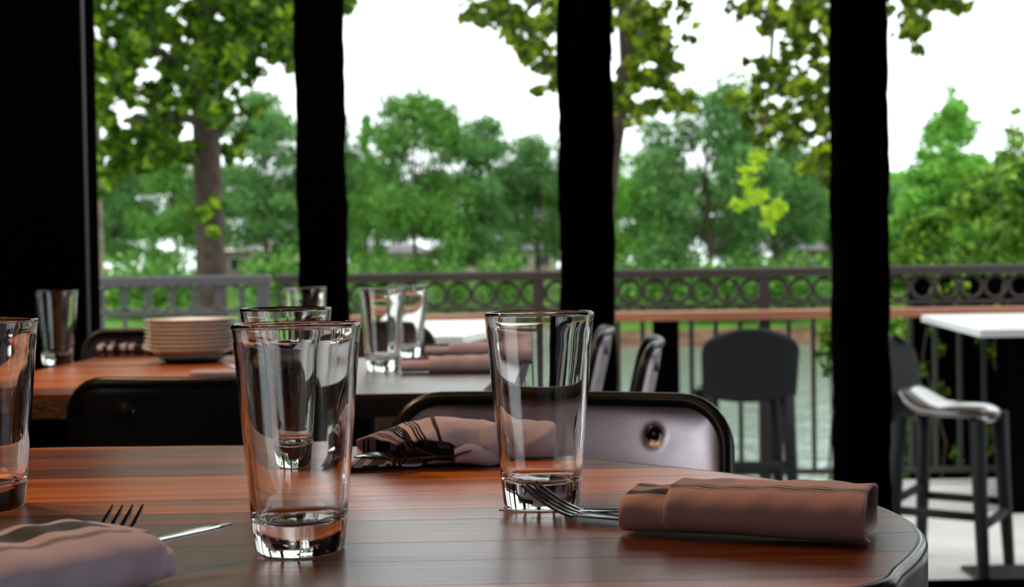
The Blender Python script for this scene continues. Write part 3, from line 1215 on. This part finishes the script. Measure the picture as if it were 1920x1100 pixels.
def rect_table(name, label, poly, mat, widths, ang, th, edge_mat, seed):
    cx = sum(p[0] for p in poly) / 4
    cy = sum(p[1] for p in poly) / 4
    t = thing(name, label, 'table', (cx, cy, 0))
    lp = [(x - cx, y - cy) for x, y in poly]
    plank_top(t, lp, widths, ang, mat, TOP - .008, TOP, seed, False)
    MB().prism(lp, TOP - th, TOP - .0082).build('core', edge_mat, t)
    MB().lathe([(.045, .03), (.035, .1), (.035, TOP - th - .02), (.12, TOP - th)], 20).build('pedestal', 'steel_black', t, smooth=True)
    MB().lathe([(.26, 0), (.26, .012), (.05, .035), (0, .04)], 32).build('base', 'steel_black', t, smooth=True)
    return t


A = on_z(-140, 740, TOP)
B = on_z(560, 738, TOP)
C = on_z(560, 665, TOP)
Dp = on_z(-140, 668, TOP)
rect_table('wooden_table', 'thick orange-brown wooden table holding the stack of plates', [(A.x, A.y), (B.x - .05, B.y), (B.x - .05, C.y), (A.x, C.y)], 'wood2',
           [.09, .07, .11, .08], 0, .037, 'endgrain', 13)
A = on_z(902, 735, TOP)
rect_table('brown_table', 'brown square-cornered table holding two rolled napkins behind the metal chair', [(-.57, A.y), (A.x, A.y), (A.x + .06, A.y + .80), (-.51, A.y + .80)], 'wood3',
           [.1, .1, .12], 0, .035, 'steel_black', 14)


# ------------------------------------------------------------------ drinking glasses
def make_glass():
    t = thing('pint_glass', 'x', 'glass')
    H = .1500
    prof = [(0, .0028), (.016, .0024), (.0245, .0006), (.0275, 0), (.0289, .0006), (.0298, .0025)]
    for k in range(1, 12):
        z = .0025 + (H - .006) * k / 12
        prof.append((.0298 + (.0425 - .0298) * (z / H), z))
    prof += [(.0419, H - .006), (.0426, H - .003), (.0427, H - .0014), (.0419, H - .0002), (.0408, H), (.0400, H - .0008), (.0397, H - .003)]
    for k in range(11, -1, -1):
        z = .024 + (H - .03) * k / 12
        prof.append((.0253 + (.0394 - .0253) * ((z - .0) / H) ** 1.0, z))
    zi = .024
    ri = .0253 + (.0394 - .0253) * (zi / H)
    prof += [(ri - .0012, zi - .0022), (ri - .005, zi - .0042), (ri - .012, zi - .0052), (0, zi - .0056)]
    MB().lathe(prof, 72).build('tumbler', 'glass', t, smooth=True)
    return t


g = make_glass()
# the lathe closes at the axis; drop duplicate centre vertices
me = g.children[0].data
import bmesh
bm = bmesh.new()
bm.from_mesh(me)
bmesh.ops.remove_doubles(bm, verts=bm.verts, dist=1e-6)
bmesh.ops.recalc_face_normals(bm, faces=bm.faces)
bm.to_mesh(me)
bm.free()
gu = [False]
G = 'clear pint glasses'
glasses = [
    (563, 1029, 'clear pint glass standing nearest, directly before another glass on the oval table'),
    (541, 876, 'clear pint glass directly behind the foremost glass, its base seen through it'),
    (1016, 946, 'clear pint glass beside the rose napkin roll on the oval table'),
    (-27, 952, 'clear pint glass cut off by the frame edge above the striped napkin'),
    (108, 682, 'small-looking clear pint glass on the orange wooden table by the dark wall'),
]
for px, py, lab in glasses:
    p = on_z(px, py, TOP)
    place(g, gu, lab, (p.x, p.y, TOP), rnd.uniform(0, 6), G)
for px, py, lab in [(718, 694, 'clear pint glass in front of its twin on the brown table'),
                    (766, 668, 'clear pint glass standing behind its twin on the brown table'),
                    (574, 680, 'clear pint glass peeping over the rims in front of the first post')]:
    p = on_z(px, py, TOP)
    place(g, gu, lab, (p.x, p.y, TOP), rnd.uniform(0, 6), G)

# ------------------------------------------------------------------ plates
pc = on_z(361, 678, TOP)
plate = MB().lathe([(0, 0.0022), (.045, .0022), (.052, .0), (.056, .0), (.058, .004), (.070, .0075), (.092, .0150), (.0955, .0168), (.0960, .0176), (.0945, .0182),
                    (.090, .0180), (.070, .0105), (.058, .0068), (.054, .0055), (0, .0055)], 56)
pl = plate.build('side_plate', 'plate', smooth=True)
tag(pl, 'x', 'plate', 'stacked white side plates')
names = ['lowest white plate of the stack, resting on the orange table', 'second white plate from the bottom of the stack', 'third white plate from the bottom of the stack', 'fourth white plate from the bottom of the stack',
         'fourth white plate from the top of the stack', 'third white plate from the top of the stack', 'white plate just under the topmost of the stack', 'topmost white plate of the stack, showing its pink-lit face']
for k in range(8):
    o = pl if k == 0 else pl.copy()
    if k:
        col.objects.link(o)
    o.location = (pc.x + rnd.uniform(-.0012, .0012), pc.y + rnd.uniform(-.0012, .0012), TOP + .012 + k * .0084)
    o['label'] = names[k]
dk = tag(MB().lathe([(0, .001), (.05, .0), (.055, .002), (.068, .0095), (.066, .0105), (.052, .006), (0, .004)], 48).build('black_dish', 'steel_black', smooth=True, loc=(pc.x, pc.y, TOP)),
         'small black dish carrying the white plate stack', 'dish')


# ------------------------------------------------------------------ napkins
def nz(u, v, s_):
    return math.sin(u * 7.1 + s_) * math.cos(v * 5.3 + s_ * 1.7) * .6 + math.sin(u * 15.7 + v * 9.1 + s_ * 2.3) * .4


def roll_mesh(L, W, H, turns, seed, th=.0022, amp=.0015, nu=36, nv=110, v0=0.0, skew=0.0):
    """flattened cloth roll along x, resting on z=0; UV.x along the length, UV.y round the spiral"""
    mb = MB()

    def f(u, v):
        a = v * turns * 2 * math.pi
        k = 1 - (turns * (1 - v)) * (th * 2.2) / (H / 2)
        k = max(.12, k)
        hy = W / 2 - turns * (1 - v) * th * 1.9
        hz = (H / 2) * k
        e = 0.62
        ca, sa = math.cos(a + v0), math.sin(a + v0)
        y = math.copysign(abs(ca) ** e, ca) * hy
        z = math.copysign(abs(sa) ** .72, sa) * hz
        x = (u - .5) * L + skew * y
        x += amp * .8 * math.sin(v * 23 + seed) * (1 if u > .9 or u < .1 else .2)
        n_ = nz(u * 2, a * .35, seed) * amp
        y += n_ * ca
        z += n_ * max(0, sa) * 1.3
        z *= 1 + .05 * math.sin(u * 5 + seed)
        return (x, y, max(z, -H / 2) + H / 2 + .0012)
    mb.grid(f, nu, nv)
    return mb


def stripes(cfg, ax):
    return [(c, h, ax) for c, h in cfg]


M['cloth_rose'] = cloth_mat('rose_napkin_cloth', ROSE, stripes([(.835, .004), (.866, .012), (.505, .003), (.520, .006), (.538, .002)], 1))
M['cloth_rose2'] = cloth_mat('rose_napkin_outer_cloth', ROSE, stripes([(.600, .004), (.622, .008), (.645, .003)], 1))
M['cloth_lav'] = cloth_mat('lavender_napkin_cloth', LAV, [])
M['cloth_dark'] = cloth_mat('striped_napkin_cloth', LAV, stripes([(.770, .0035), (.779, .002), (.795, .008), (.812, .0035), (.820, .0015)], 1))
M['cloth_open'] = cloth_mat('striped_open_napkin_cloth', LAV, stripes([(.035, .006), (.055, .006), (.13, .035), (.205, .008), (.23, .008), (.255, .008), (.36, .012)], 0))
M['cloth_band'] = cloth_mat('black_banded_napkin_cloth', LAV, stripes([(.375, .0035), (.388, .0025), (.440, .019), (.492, .0025), (.502, .0035), (.512, .0015)], 1))
M['cloth_check'] = cloth_mat('dark_patterned_napkin_cloth', (.45, .45, .62), stripes([(.1, .03), (.25, .05), (.4, .02), (.55, .06), (.72, .03), (.9, .04)], 0) + stripes([(.7, .02), (.8, .03), (.9, .02)], 1))

# rose napkin, right of the glass
a = on_z(1160, 1006, TOP)
b = on_z(1626, 1030, TOP)
dx = Vector((b.x - a.x, b.y - a.y))
ang = math.atan2(dx.y, dx.x)
nrm = Vector((-math.sin(ang), math.cos(ang)))
cen = Vector(((a.x + b.x) / 2, (a.y + b.y) / 2)) + nrm * .040
L3 = dx.length
n3 = thing('rolled_napkin', 'folded rose-pink napkin roll with black stripe lying near the table\'s rounded end', 'napkin', (cen.x, cen.y, TOP), ang, 'rolled napkins')
roll_mesh(L3 * .96, .074, .0275, 2.6, 1.3, amp=.0012, v0=.3).build('inner_roll', 'cloth_rose', n3, smooth=True, solid=.0016).location.x = -.003
ow = roll_mesh(L3 * .80, .082, .034, 1.05, 4.1, amp=.0008, v0=-2.2, skew=.05)
ow.build('outer_wrap', 'cloth_rose2', n3, smooth=True, solid=.0018, loc=(L3 * .105, 0, 0))


# cutlery ------------------------------------------------------------------
def ribbon(mb, pts, widths, th):
    """flat bar along pts; width across horizontal normal"""
    pts = [Vector(p) for p in pts]
    n = len(pts)
    vs = []
    for i, p in enumerate(pts):
        d = (pts[min(i + 1, n - 1)] - pts[max(0, i - 1)]).normalized()
        s_ = Vector((-d.y, d.x, 0))
        s_ = s_.normalized() if s_.length > 1e-4 else Vector((0, 1, 0))
        u = s_.cross(d) * -1
        if u.z < 0:
            u = -u
        w_ = widths[i] / 2
        for q, h in ((-1, -.3), (-.8, -.5), (.8, -.5), (1, -.3), (1, .3), (.8, .5), (-.8, .5), (-1, .3)):
            vs.append(p + s_ * (w_ * q) + u * (th * h))
    fs = []
    for i in range(n - 1):
        for k in range(8):
            fs.append((i * 8 + k, i * 8 + (k + 1) % 8, (i + 1) * 8 + (k + 1) % 8, (i + 1) * 8 + k))
    fs += [tuple(range(7, -1, -1)), tuple((n - 1) * 8 + k for k in range(8))]
    mb.add(vs, fs)
    return mb


def fork(label, mat, tip, base, rise, hl=.10, group=None):
    """fork whose tine tips are at tip, handle runs through base; 3-D points. handle length .12 beyond base"""
    tip = Vector(tip)
    base = Vector(base)
    d = (tip - base)
    flat = Vector((d.x, d.y, 0))
    Lh = flat.length
    ang = math.atan2(d.y, d.x)
    t = thing('fork', label, 'fork', base, ang, group)
    hd = MB()
    dz = tip.z - base.z
    ribbon(hd, [(-hl, 0, .004), (-hl * .75, 0, .004), (-hl * .45, 0, .002), (-hl * .2, 0, .001), (0, 0, 0), (Lh - .047, 0, 0 + dz * .05), (Lh - .042, 0, dz * .06 - rise * .2)],
           [.018, .016, .008, .006, .008, .023, .0245], .0018)
    hd.build('handle', mat, t, autos=40)
    x0 = Lh - .044
    for k in range(4):
        y = (k - 1.5) * .0068
        mb = MB()
        z0 = dz * .06 - rise * .2
        ps = []
        for q in range(7):
            u = q / 6
            ps.append((x0 + u * .044, y * (1 - .04 * u), z0 + (dz - z0) * (u ** 1.5)))
        ribbon(mb, ps, [.0044, .0040, .0037, .0034, .0030, .0024, .0010], .0018)
        mb.build('tine', mat, t, autos=40)
    return t


def knife(label, mat, tip, base, group=None, tilt=0.0, hl=.05, wide=.0125, th=.0015):
    tip = Vector(tip)
    base = Vector(base)
    d = tip - base
    L_ = Vector((d.x, d.y)).length
    ang = math.atan2(d.y, d.x)
    t = thing('table_knife', label, 'knife', base, ang, group)
    t.rotation_euler.x = tilt
    s_ = d.z / L_
    ps, ws = [], []
    for q in range(11):
        u = q / 10
        ps.append((u * L_, (0 if u < .7 else -(u - .7) * .004), s_ * u * L_))
        ws.append(wide * (1 if u < .6 else max(.12, math.sqrt(max(0, 1 - ((u - .6) / .4) ** 2.2)))))
    ribbon(MB(), ps, ws, th).build('blade', mat, t, autos=40)
    ribbon(MB(), [(-hl, 0, 0.0), (-hl * .35, 0, 0.0), (0, 0, 0)], [.016, .013, .011], .004).build('handle', mat, t, autos=40)
    return t


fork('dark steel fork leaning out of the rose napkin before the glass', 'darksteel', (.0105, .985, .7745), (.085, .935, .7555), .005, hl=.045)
knife('steel table knife lying flat from the rose napkin past the glass', 'chrome', (-.012, .987, .7545), (.082, .962, .7575), wide=.012)

# striped open napkin in the middle ---------------------------------------------------
n2c = on_z(860, 868, TOP)
n2 = thing('open_napkin', 'lavender napkin wrap with black bands gaping open around its cutlery', 'napkin', (n2c.x, n2c.y + .005, TOP), math.radians(4))


def open_wrap(u, v):
    # u 0 = open left end, 1 = closed right end ; v sweeps bottom front -> bottom -> back -> over the top -> front lip
    x = -.098 + .196 * u
    op = max(0, 1 - u / .62)
    W = .030 + .012 * (1 - u) + .004 * math.sin(u * 9)
    Hh = .0165 - .0015 * u + .004 * math.exp(-((u - .45) / .2) ** 2)
    a0 = math.radians(-128 + 6 * op)
    a1 = math.radians(215 - 80 * op ** .7)
    a = a0 + (a1 - a0) * v
    # angle measured so that -90 = bottom, 0 = back(+y), 90 = top, 180 = front
    k = 1 + .18 * (v if u > .6 else v * .3)
    y = W * k * math.copysign(abs(math.cos(a)) ** .8, math.cos(a))
    z = Hh * k * math.sin(a)
    # bottom flap spreads to the front left at the open end
    if v < .22:
        q = (1 - v / .22)
        y -= .020 * q * op
        z = z * (1 - .5 * q * op) - Hh * .4 * q * op
        x -= .012 * q * op
    if v > .6:
        q = (v - .6) / .4
        x += .010 * op * q + .03 * q * op * op
        z += .003 * q * op
    y += .0022 * nz(u * 2.2, v * 3.2, .7)
    z += .0018 * nz(u * 2.5, v * 4.1, 2.1)
    z = max(z, -Hh)
    # taper to the table at the left tip
    z = (z + Hh) * (1 - .35 * max(0, 1 - u / .2)) + .0015
    return (x, y, z)


MB().grid(open_wrap, 60, 60).build('outer_wrap', 'cloth_open', n2, smooth=True, solid=.0018)


def inner_fold(u, v):
    x = -.045 + .12 * u
    a = math.radians(-150 + 250 * v)
    W = .024
    y = -.004 + W * math.cos(a) * (.7 + .3 * u)
    z = .0125 + .0105 * math.sin(a) + .0025 * nz(u * 3, v * 3, 5.1) * .6
    return (x + .008 * math.sin(v * 6), y, max(z, .0045))


MB().grid(inner_fold, 30, 30).build('inner_fold', 'cloth_open', n2, smooth=True, solid=.0016)


def lip(u, v):
    # plump rolled lip facing the camera
    x = -.005 + .058 * u
    a = 2 * math.pi * v
    r = .0095 * (.55 + .45 * math.sin(math.pi * min(1, u * .9 + .12)))
    return (x, -.0285 + r * 1.1 * math.cos(a) + .01 * (u - .5), .0115 + r * math.sin(a) * 1.0 + .0015 * math.sin(u * 8))


MB().grid(lip, 20, 20).build('rolled_lip', 'cloth_lav', n2, smooth=True, solid=.0014)
tipk = on_z(663, 857, .7610)
bk = on_z(850, 843, .7690)
knife('bright steel knife sticking out of the open napkin', 'chrome', tipk, (bk.x, bk.y + .022, .764), wide=.020, hl=.05, tilt=-.22)
ft = at_y(746, 806, 1.236)
fb = at_y(852, 866, 1.206)
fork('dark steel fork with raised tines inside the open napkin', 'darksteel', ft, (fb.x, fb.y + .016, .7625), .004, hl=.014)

# striped napkin bottom left -----------------------------------------------------------
ang1 = math.radians(52)
n1 = thing('striped_napkin', 'grey-lavender napkin roll with black stripes at the frame corner', 'napkin', (-.290, .735, TOP), ang1, 'rolled napkins')
roll_mesh(.165, .108, .030, 2.2, 2.7, amp=.0018, v0=.6, nv=130).build('inner_roll', 'cloth_dark', n1, smooth=True, solid=.0016).location.x = .004
roll_mesh(.150, .116, .038, 1.05, 6.0, amp=.0016, v0=-1.4, nu=44).build('outer_wrap', 'cloth_band', n1, smooth=True, solid=.0018, loc=(-.002, 0, 0))
tp = at_y(240, 947, .872)
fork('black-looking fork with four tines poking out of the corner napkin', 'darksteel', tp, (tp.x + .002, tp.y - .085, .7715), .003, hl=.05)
tk = on_z(433, 981, .772)
bk = on_z(262, 1018, .769)
knife('narrow steel knife reflecting green beside the corner fork', 'chrome', tk, bk, wide=.014, hl=.05, tilt=.07)

# napkins on the other tables
for px, py, wpx, lab, hgt in [(868, 700, 236, 'front lavender napkin roll on the brown table', .029), (898, 668, 205, 'rear lavender napkin roll on the brown table', .027)]:
    p = on_z(px, py, TOP)
    Ln = wpx / F * p.y
    t = thing('napkin_roll', lab, 'napkin', (p.x, p.y + .035, TOP), math.radians(2), 'rolled napkins')
    roll_mesh(Ln, .068, hgt * .85, 2.2, px * .01, amp=.0012, nu=24, nv=80).build('inner_roll', 'cloth_lav', t, smooth=True, solid=.0016)
    roll_mesh(Ln * .78, .074, hgt, 1.05, px * .02, amp=.0015, v0=-2.2, nu=24, nv=60).build('outer_wrap', 'cloth_lav', t, smooth=True, solid=.0018, loc=(Ln * .11, 0, 0))
p = on_z(255, 668, TOP)
t = thing('patterned_napkin', 'dark and white patterned napkin roll tucked behind the plate stack', 'napkin', (p.x, p.y, TOP), math.radians(8), 'rolled napkins')
roll_mesh(.155, .05, .030, 2.2, 9.2, amp=.003, nu=30, nv=80).build('inner_roll', 'cloth_check', t, smooth=True, solid=.0016)
p = on_z(455, 703, TOP)
t = thing('flat_napkin', 'flat pale napkin lying in front of the plate stack', 'napkin', (p.x, p.y, TOP), math.radians(-4))
roll_mesh(.17, .075, .010, 1.6, 3.2, amp=.0008, nu=24, nv=60).build('folded_cloth', 'cloth_lav', t, smooth=True, solid=.0014)
tp = at_y(432, 679, p.y + .04)
fork('small fork lying beside the flat pale napkin by the plates', 'chrome', (p.x - .045, p.y + .075, .768), (p.x + .06, p.y + .045, .7545), .002)


# ------------------------------------------------------------------ metal chairs
def make_chair():
    t = thing('metal_chair', 'x', 'chair')
    Wt, zt, zb = .190, .783, .455
    lean = .22

    def yb(x, z):
        return .17 + (z - zb) * lean + .030 * (1 - (x / .19) ** 2)

    # panel: rounded-corner sheet, dished
    hw, z0, z1, rc = Wt - .004, .50, zt - .004, .047

    def pan(u, v):
        x = (u * 2 - 1) * hw
        z = z0 + (z1 - z0) * v
        dx_ = max(0, abs(x) - (hw - rc))
        dz_ = max(0, z - (z1 - rc))
        if dx_ > 0 and dz_ > 0:
            d = math.hypot(dx_, dz_)
            if d > rc:
                x = math.copysign(hw - rc + dx_ * rc / d, x)
                z = z1 - rc + dz_ * rc / d
        e = min(hw - abs(x), z1 - z)
        dish = .006 * (1 - math.exp(-max(0, e) / .010))
        dish += .0012 * math.sin(x * 31 + z * 17) * math.sin(z * 40)
        # shallow dimples round the two screws
        for sx in (-1, 1):
            q = math.hypot(x - sx * .108, z - .742)
            dish += .004 * math.exp(-(q / .010) ** 4)
        return (x, yb(x, z) + dish, z)
    MB().grid(pan, 96, 60).build('backrest', 'gun', t, smooth=True, solid=.0016)
    pts = []
    n = 8
    w2 = Wt
    path = [(-w2 + .002, .44), (-w2, .55), (-w2, .65), (-w2, zt - .05)]
    for k in range(1, n):
        a = math.pi - k * math.pi / 2 / n
        path.append((-w2 + .05 + .05 * math.cos(a), zt - .05 + .05 * math.sin(a) - .0))
    for k in range(0, 9):
        path.append((-w2 + .05 + (2 * w2 - .1) * k / 8, zt))
    for k in range(1, n):
        a = math.pi / 2 - k * math.pi / 2 / n
        path.append((w2 - .05 + .05 * math.cos(a), zt - .05 + .05 * math.sin(a)))
    path += [(w2, zt - .05), (w2, .65), (w2, .55), (w2 - .002, .44)]
    MB().tube([(x, yb(x, z), z) for x, z in path], .0085, 12).build('back_frame', 'gun_rim', t, smooth=True)
    for sx in (-1, 1):
        x = sx * .108
        y = yb(x, .742) + .007
        mb = MB().lathe([(.0125, -.001), (.0125, .0006), (.0095, .0012), (.0085, .002), (.0072, .0012), (.0068, .0005), (.004, .0008), (.0035, .003), (0, .0038)], 20)
        mb.v = [(x + a_, y + .002 - c_, .742 + b__) for a_, b__, c_ in mb.v]
        mb.build('screw', 'gun_rim', t, smooth=True)

    def seat(u, v):
        a = v * 2 * math.pi
        r = min(1, u * 1.0)
        ca, sa = math.cos(a), math.sin(a)
        e = .45
        x = .18 * math.copysign(abs(ca) ** e, ca) * r
        y = .18 * math.copysign(abs(sa) ** e, sa) * r
        z = .45 - .008 * (1 - r ** 4) - (.014 if u > .97 else 0)
        return (x, y, z)
    MB().grid(seat, 16, 48, True).build('seat', 'gun_rim', t, smooth=True, solid=.002)
    for sx in (-1, 1):
        for sy in (-1, 1):
            x, y = sx * .165, sy * .165
            MB().tube([(x, y, .440), (x + sx * .012, y + sy * .02, .25), (x + sx * .028, y + sy * .045, .0)], [.017, .015, .011], 8).build('leg', 'gun_rim', t, smooth=True)
        MB().tube([(sx * .175, -.19, .25), (sx * .175, .19, .25)], .006, 6).build('stretcher', 'gun_rim', t, smooth=True)
    return t


ch = make_chair()
cu = [False]
GC = 'gunmetal dining chairs'
# front faces of chairs look towards -y in local space
place(ch, cu, 'gunmetal chair with bright dished back and round screw, behind the rose napkin', (.030 - .035, 1.51 - .19 - .05, 0), math.radians(-13), GC)
dark_chairs = [place(ch, cu, 'black-looking metal chair back between the near table and the plate table', (-.432, 2.10 + .0, 0), math.radians(181), GC)]
place(ch, cu, 'nearer of two metal chairs seen edge-on, slanting beside the brown table', (.022, 2.66, 0), math.radians(-95), GC)
place(ch, cu, 'farther of two metal chairs seen edge-on, partly behind the glass rim', (-.04, 3.14, 0), math.radians(-94), GC)
dark_chairs += [place(ch, cu, 'dark chair at the far side of the plate table behind the patterned napkin', (at_y(262, 620, 3.35).x + .03, 3.17, 0), 0, GC)]
dark_chairs += [place(ch, cu, 'dark chair at the far side of the brown table behind the twin glasses', (at_y(690, 620, 3.35).x - .02, 3.19, 0), math.radians(3), GC)]
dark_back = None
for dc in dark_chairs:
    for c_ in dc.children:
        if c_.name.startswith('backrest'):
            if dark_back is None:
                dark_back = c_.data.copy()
                dark_back.materials[0] = M['gun_shaded']  # backrest copy with shade painted into the sheet colour
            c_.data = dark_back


# ------------------------------------------------------------------ plastic bar stools on the terrace
def make_stool():
    t = thing('bar_stool', 'x', 'stool')
    SH = .685

    def back(u, v):
        z = SH - .01 + .345 * v
        hw_ = .225 + .012 * v
        if v > .6:
            q = (v - .6) / .4
            hw_ *= math.sqrt(max(0, 1 - q ** 3.2)) * .55 + .45 * (1 - q ** 6 * .25)
        x = (u * 2 - 1) * hw_
        bow = .035 * (1 - (u * 2 - 1) ** 2)
        zz = z - (.03 * (1 - (u * 2 - 1) ** 2) if v < .01 else 0) - .03 * (u * 2 - 1) ** 4 * (v ** 2)
        return (x, .185 + bow + .12 * v * .35 + .02 * v, zz)
    MB().grid(back, 24, 20).build('backrest', 'plastic', t, smooth=True, solid=.016)

    def seat(u, v):
        a = v * 2 * math.pi
        r = u
        ca, sa = math.cos(a), math.sin(a)
        e = .5
        x = .215 * math.copysign(abs(ca) ** e, ca) * r
        y = .205 * math.copysign(abs(sa) ** e, sa) * r
        z = SH - .004 + .022 * (abs(x) / .2) ** 2 - .03 * max(0, -y / .2 - .6) + .15 * max(0, y / .2 - .25) ** 1.5
        return (x, y, z)
    MB().grid(seat, 14, 48, True).build('seat', 'plastic_seat', t, smooth=True, solid=.020)
    for sx in (-1, 1):
        for sy in (-1, 1):
            x, y = sx * .185, sy * .175
            MB().tube([(x, y, SH - .005), (x + sx * .012, y + sy * .012, .35), (x + sx * .028, y + sy * .03, 0)], [.036, .031, .025], 12).build('leg', 'plastic', t, smooth=True)
    for z, sy in ((.24, -1), (.32, 1)):
        MB().tube([(-.20, sy * .195, z), (.20, sy * .195, z)], .020, 8).build('footrest', 'plastic', t, smooth=True)
    for sx in (-1, 1):
        MB().tube([(sx * .205, -.19, .28), (sx * .205, .19, .28)], .019, 8).build('stretcher', 'plastic', t, smooth=True)
    return t


st = make_stool()
stu = [False]
GS = 'charcoal plastic bar stools'
place(st, stu, 'charcoal plastic bar stool seen from behind against the water', (1.205, 6.98, DECK), math.pi, GS, scale=(1.06, .95, 1))
place(st, stu, 'charcoal bar stool with pale shining seat beside the third post', (1.90, 5.80, DECK), math.radians(57), GS)


# white tables outside
def white_table(label, poly, z, group):
    cx = sum(p[0] for p in poly) / 4
    cy = sum(p[1] for p in poly) / 4
    t = thing('white_table', label, 'table', (cx, cy, DECK), 0, group)
    lp = [(x - cx, y - cy) for x, y in poly]
    mb = MB()
    mb.prism(lp, z - .03 - DECK, z - DECK, .004)
    mb.build('tabletop', 'white', t)
    MB().box((-.05, -.05, .02), (.05, .05, z - .03 - DECK)).build('column', 'steel_black', t)
    MB().box((-.3, -.3, 0), (.3, .3, .02), .004).build('base', 'steel_black', t)


WZ = .935 - .25
a = on_z(1727, 590, WZ)
b = on_z(1838, 617, WZ)
white_table('white high table at the frame edge, its corner above the shining stool', [(b.x, b.y), (b.x + .9, b.y + .02), (a.x + .9, a.y), (a.x, a.y)], WZ, 'white high tables on the terrace')
a = on_z(990, 598, WZ)
b = on_z(868, 629, WZ)
white_table('white high table beyond the rolled napkins and twin glasses', [(b.x - .5, b.y), (b.x, b.y), (a.x + .05, a.y), (a.x - .6, a.y)], WZ, 'white high tables on the terrace')

# unused prototypes never happen: all are placed
for k, p_ in enumerate(protos):
    if not used[k][0]:
        for c_ in list(p_.children):
            bpy.data.objects.remove(c_)
        bpy.data.objects.remove(p_)
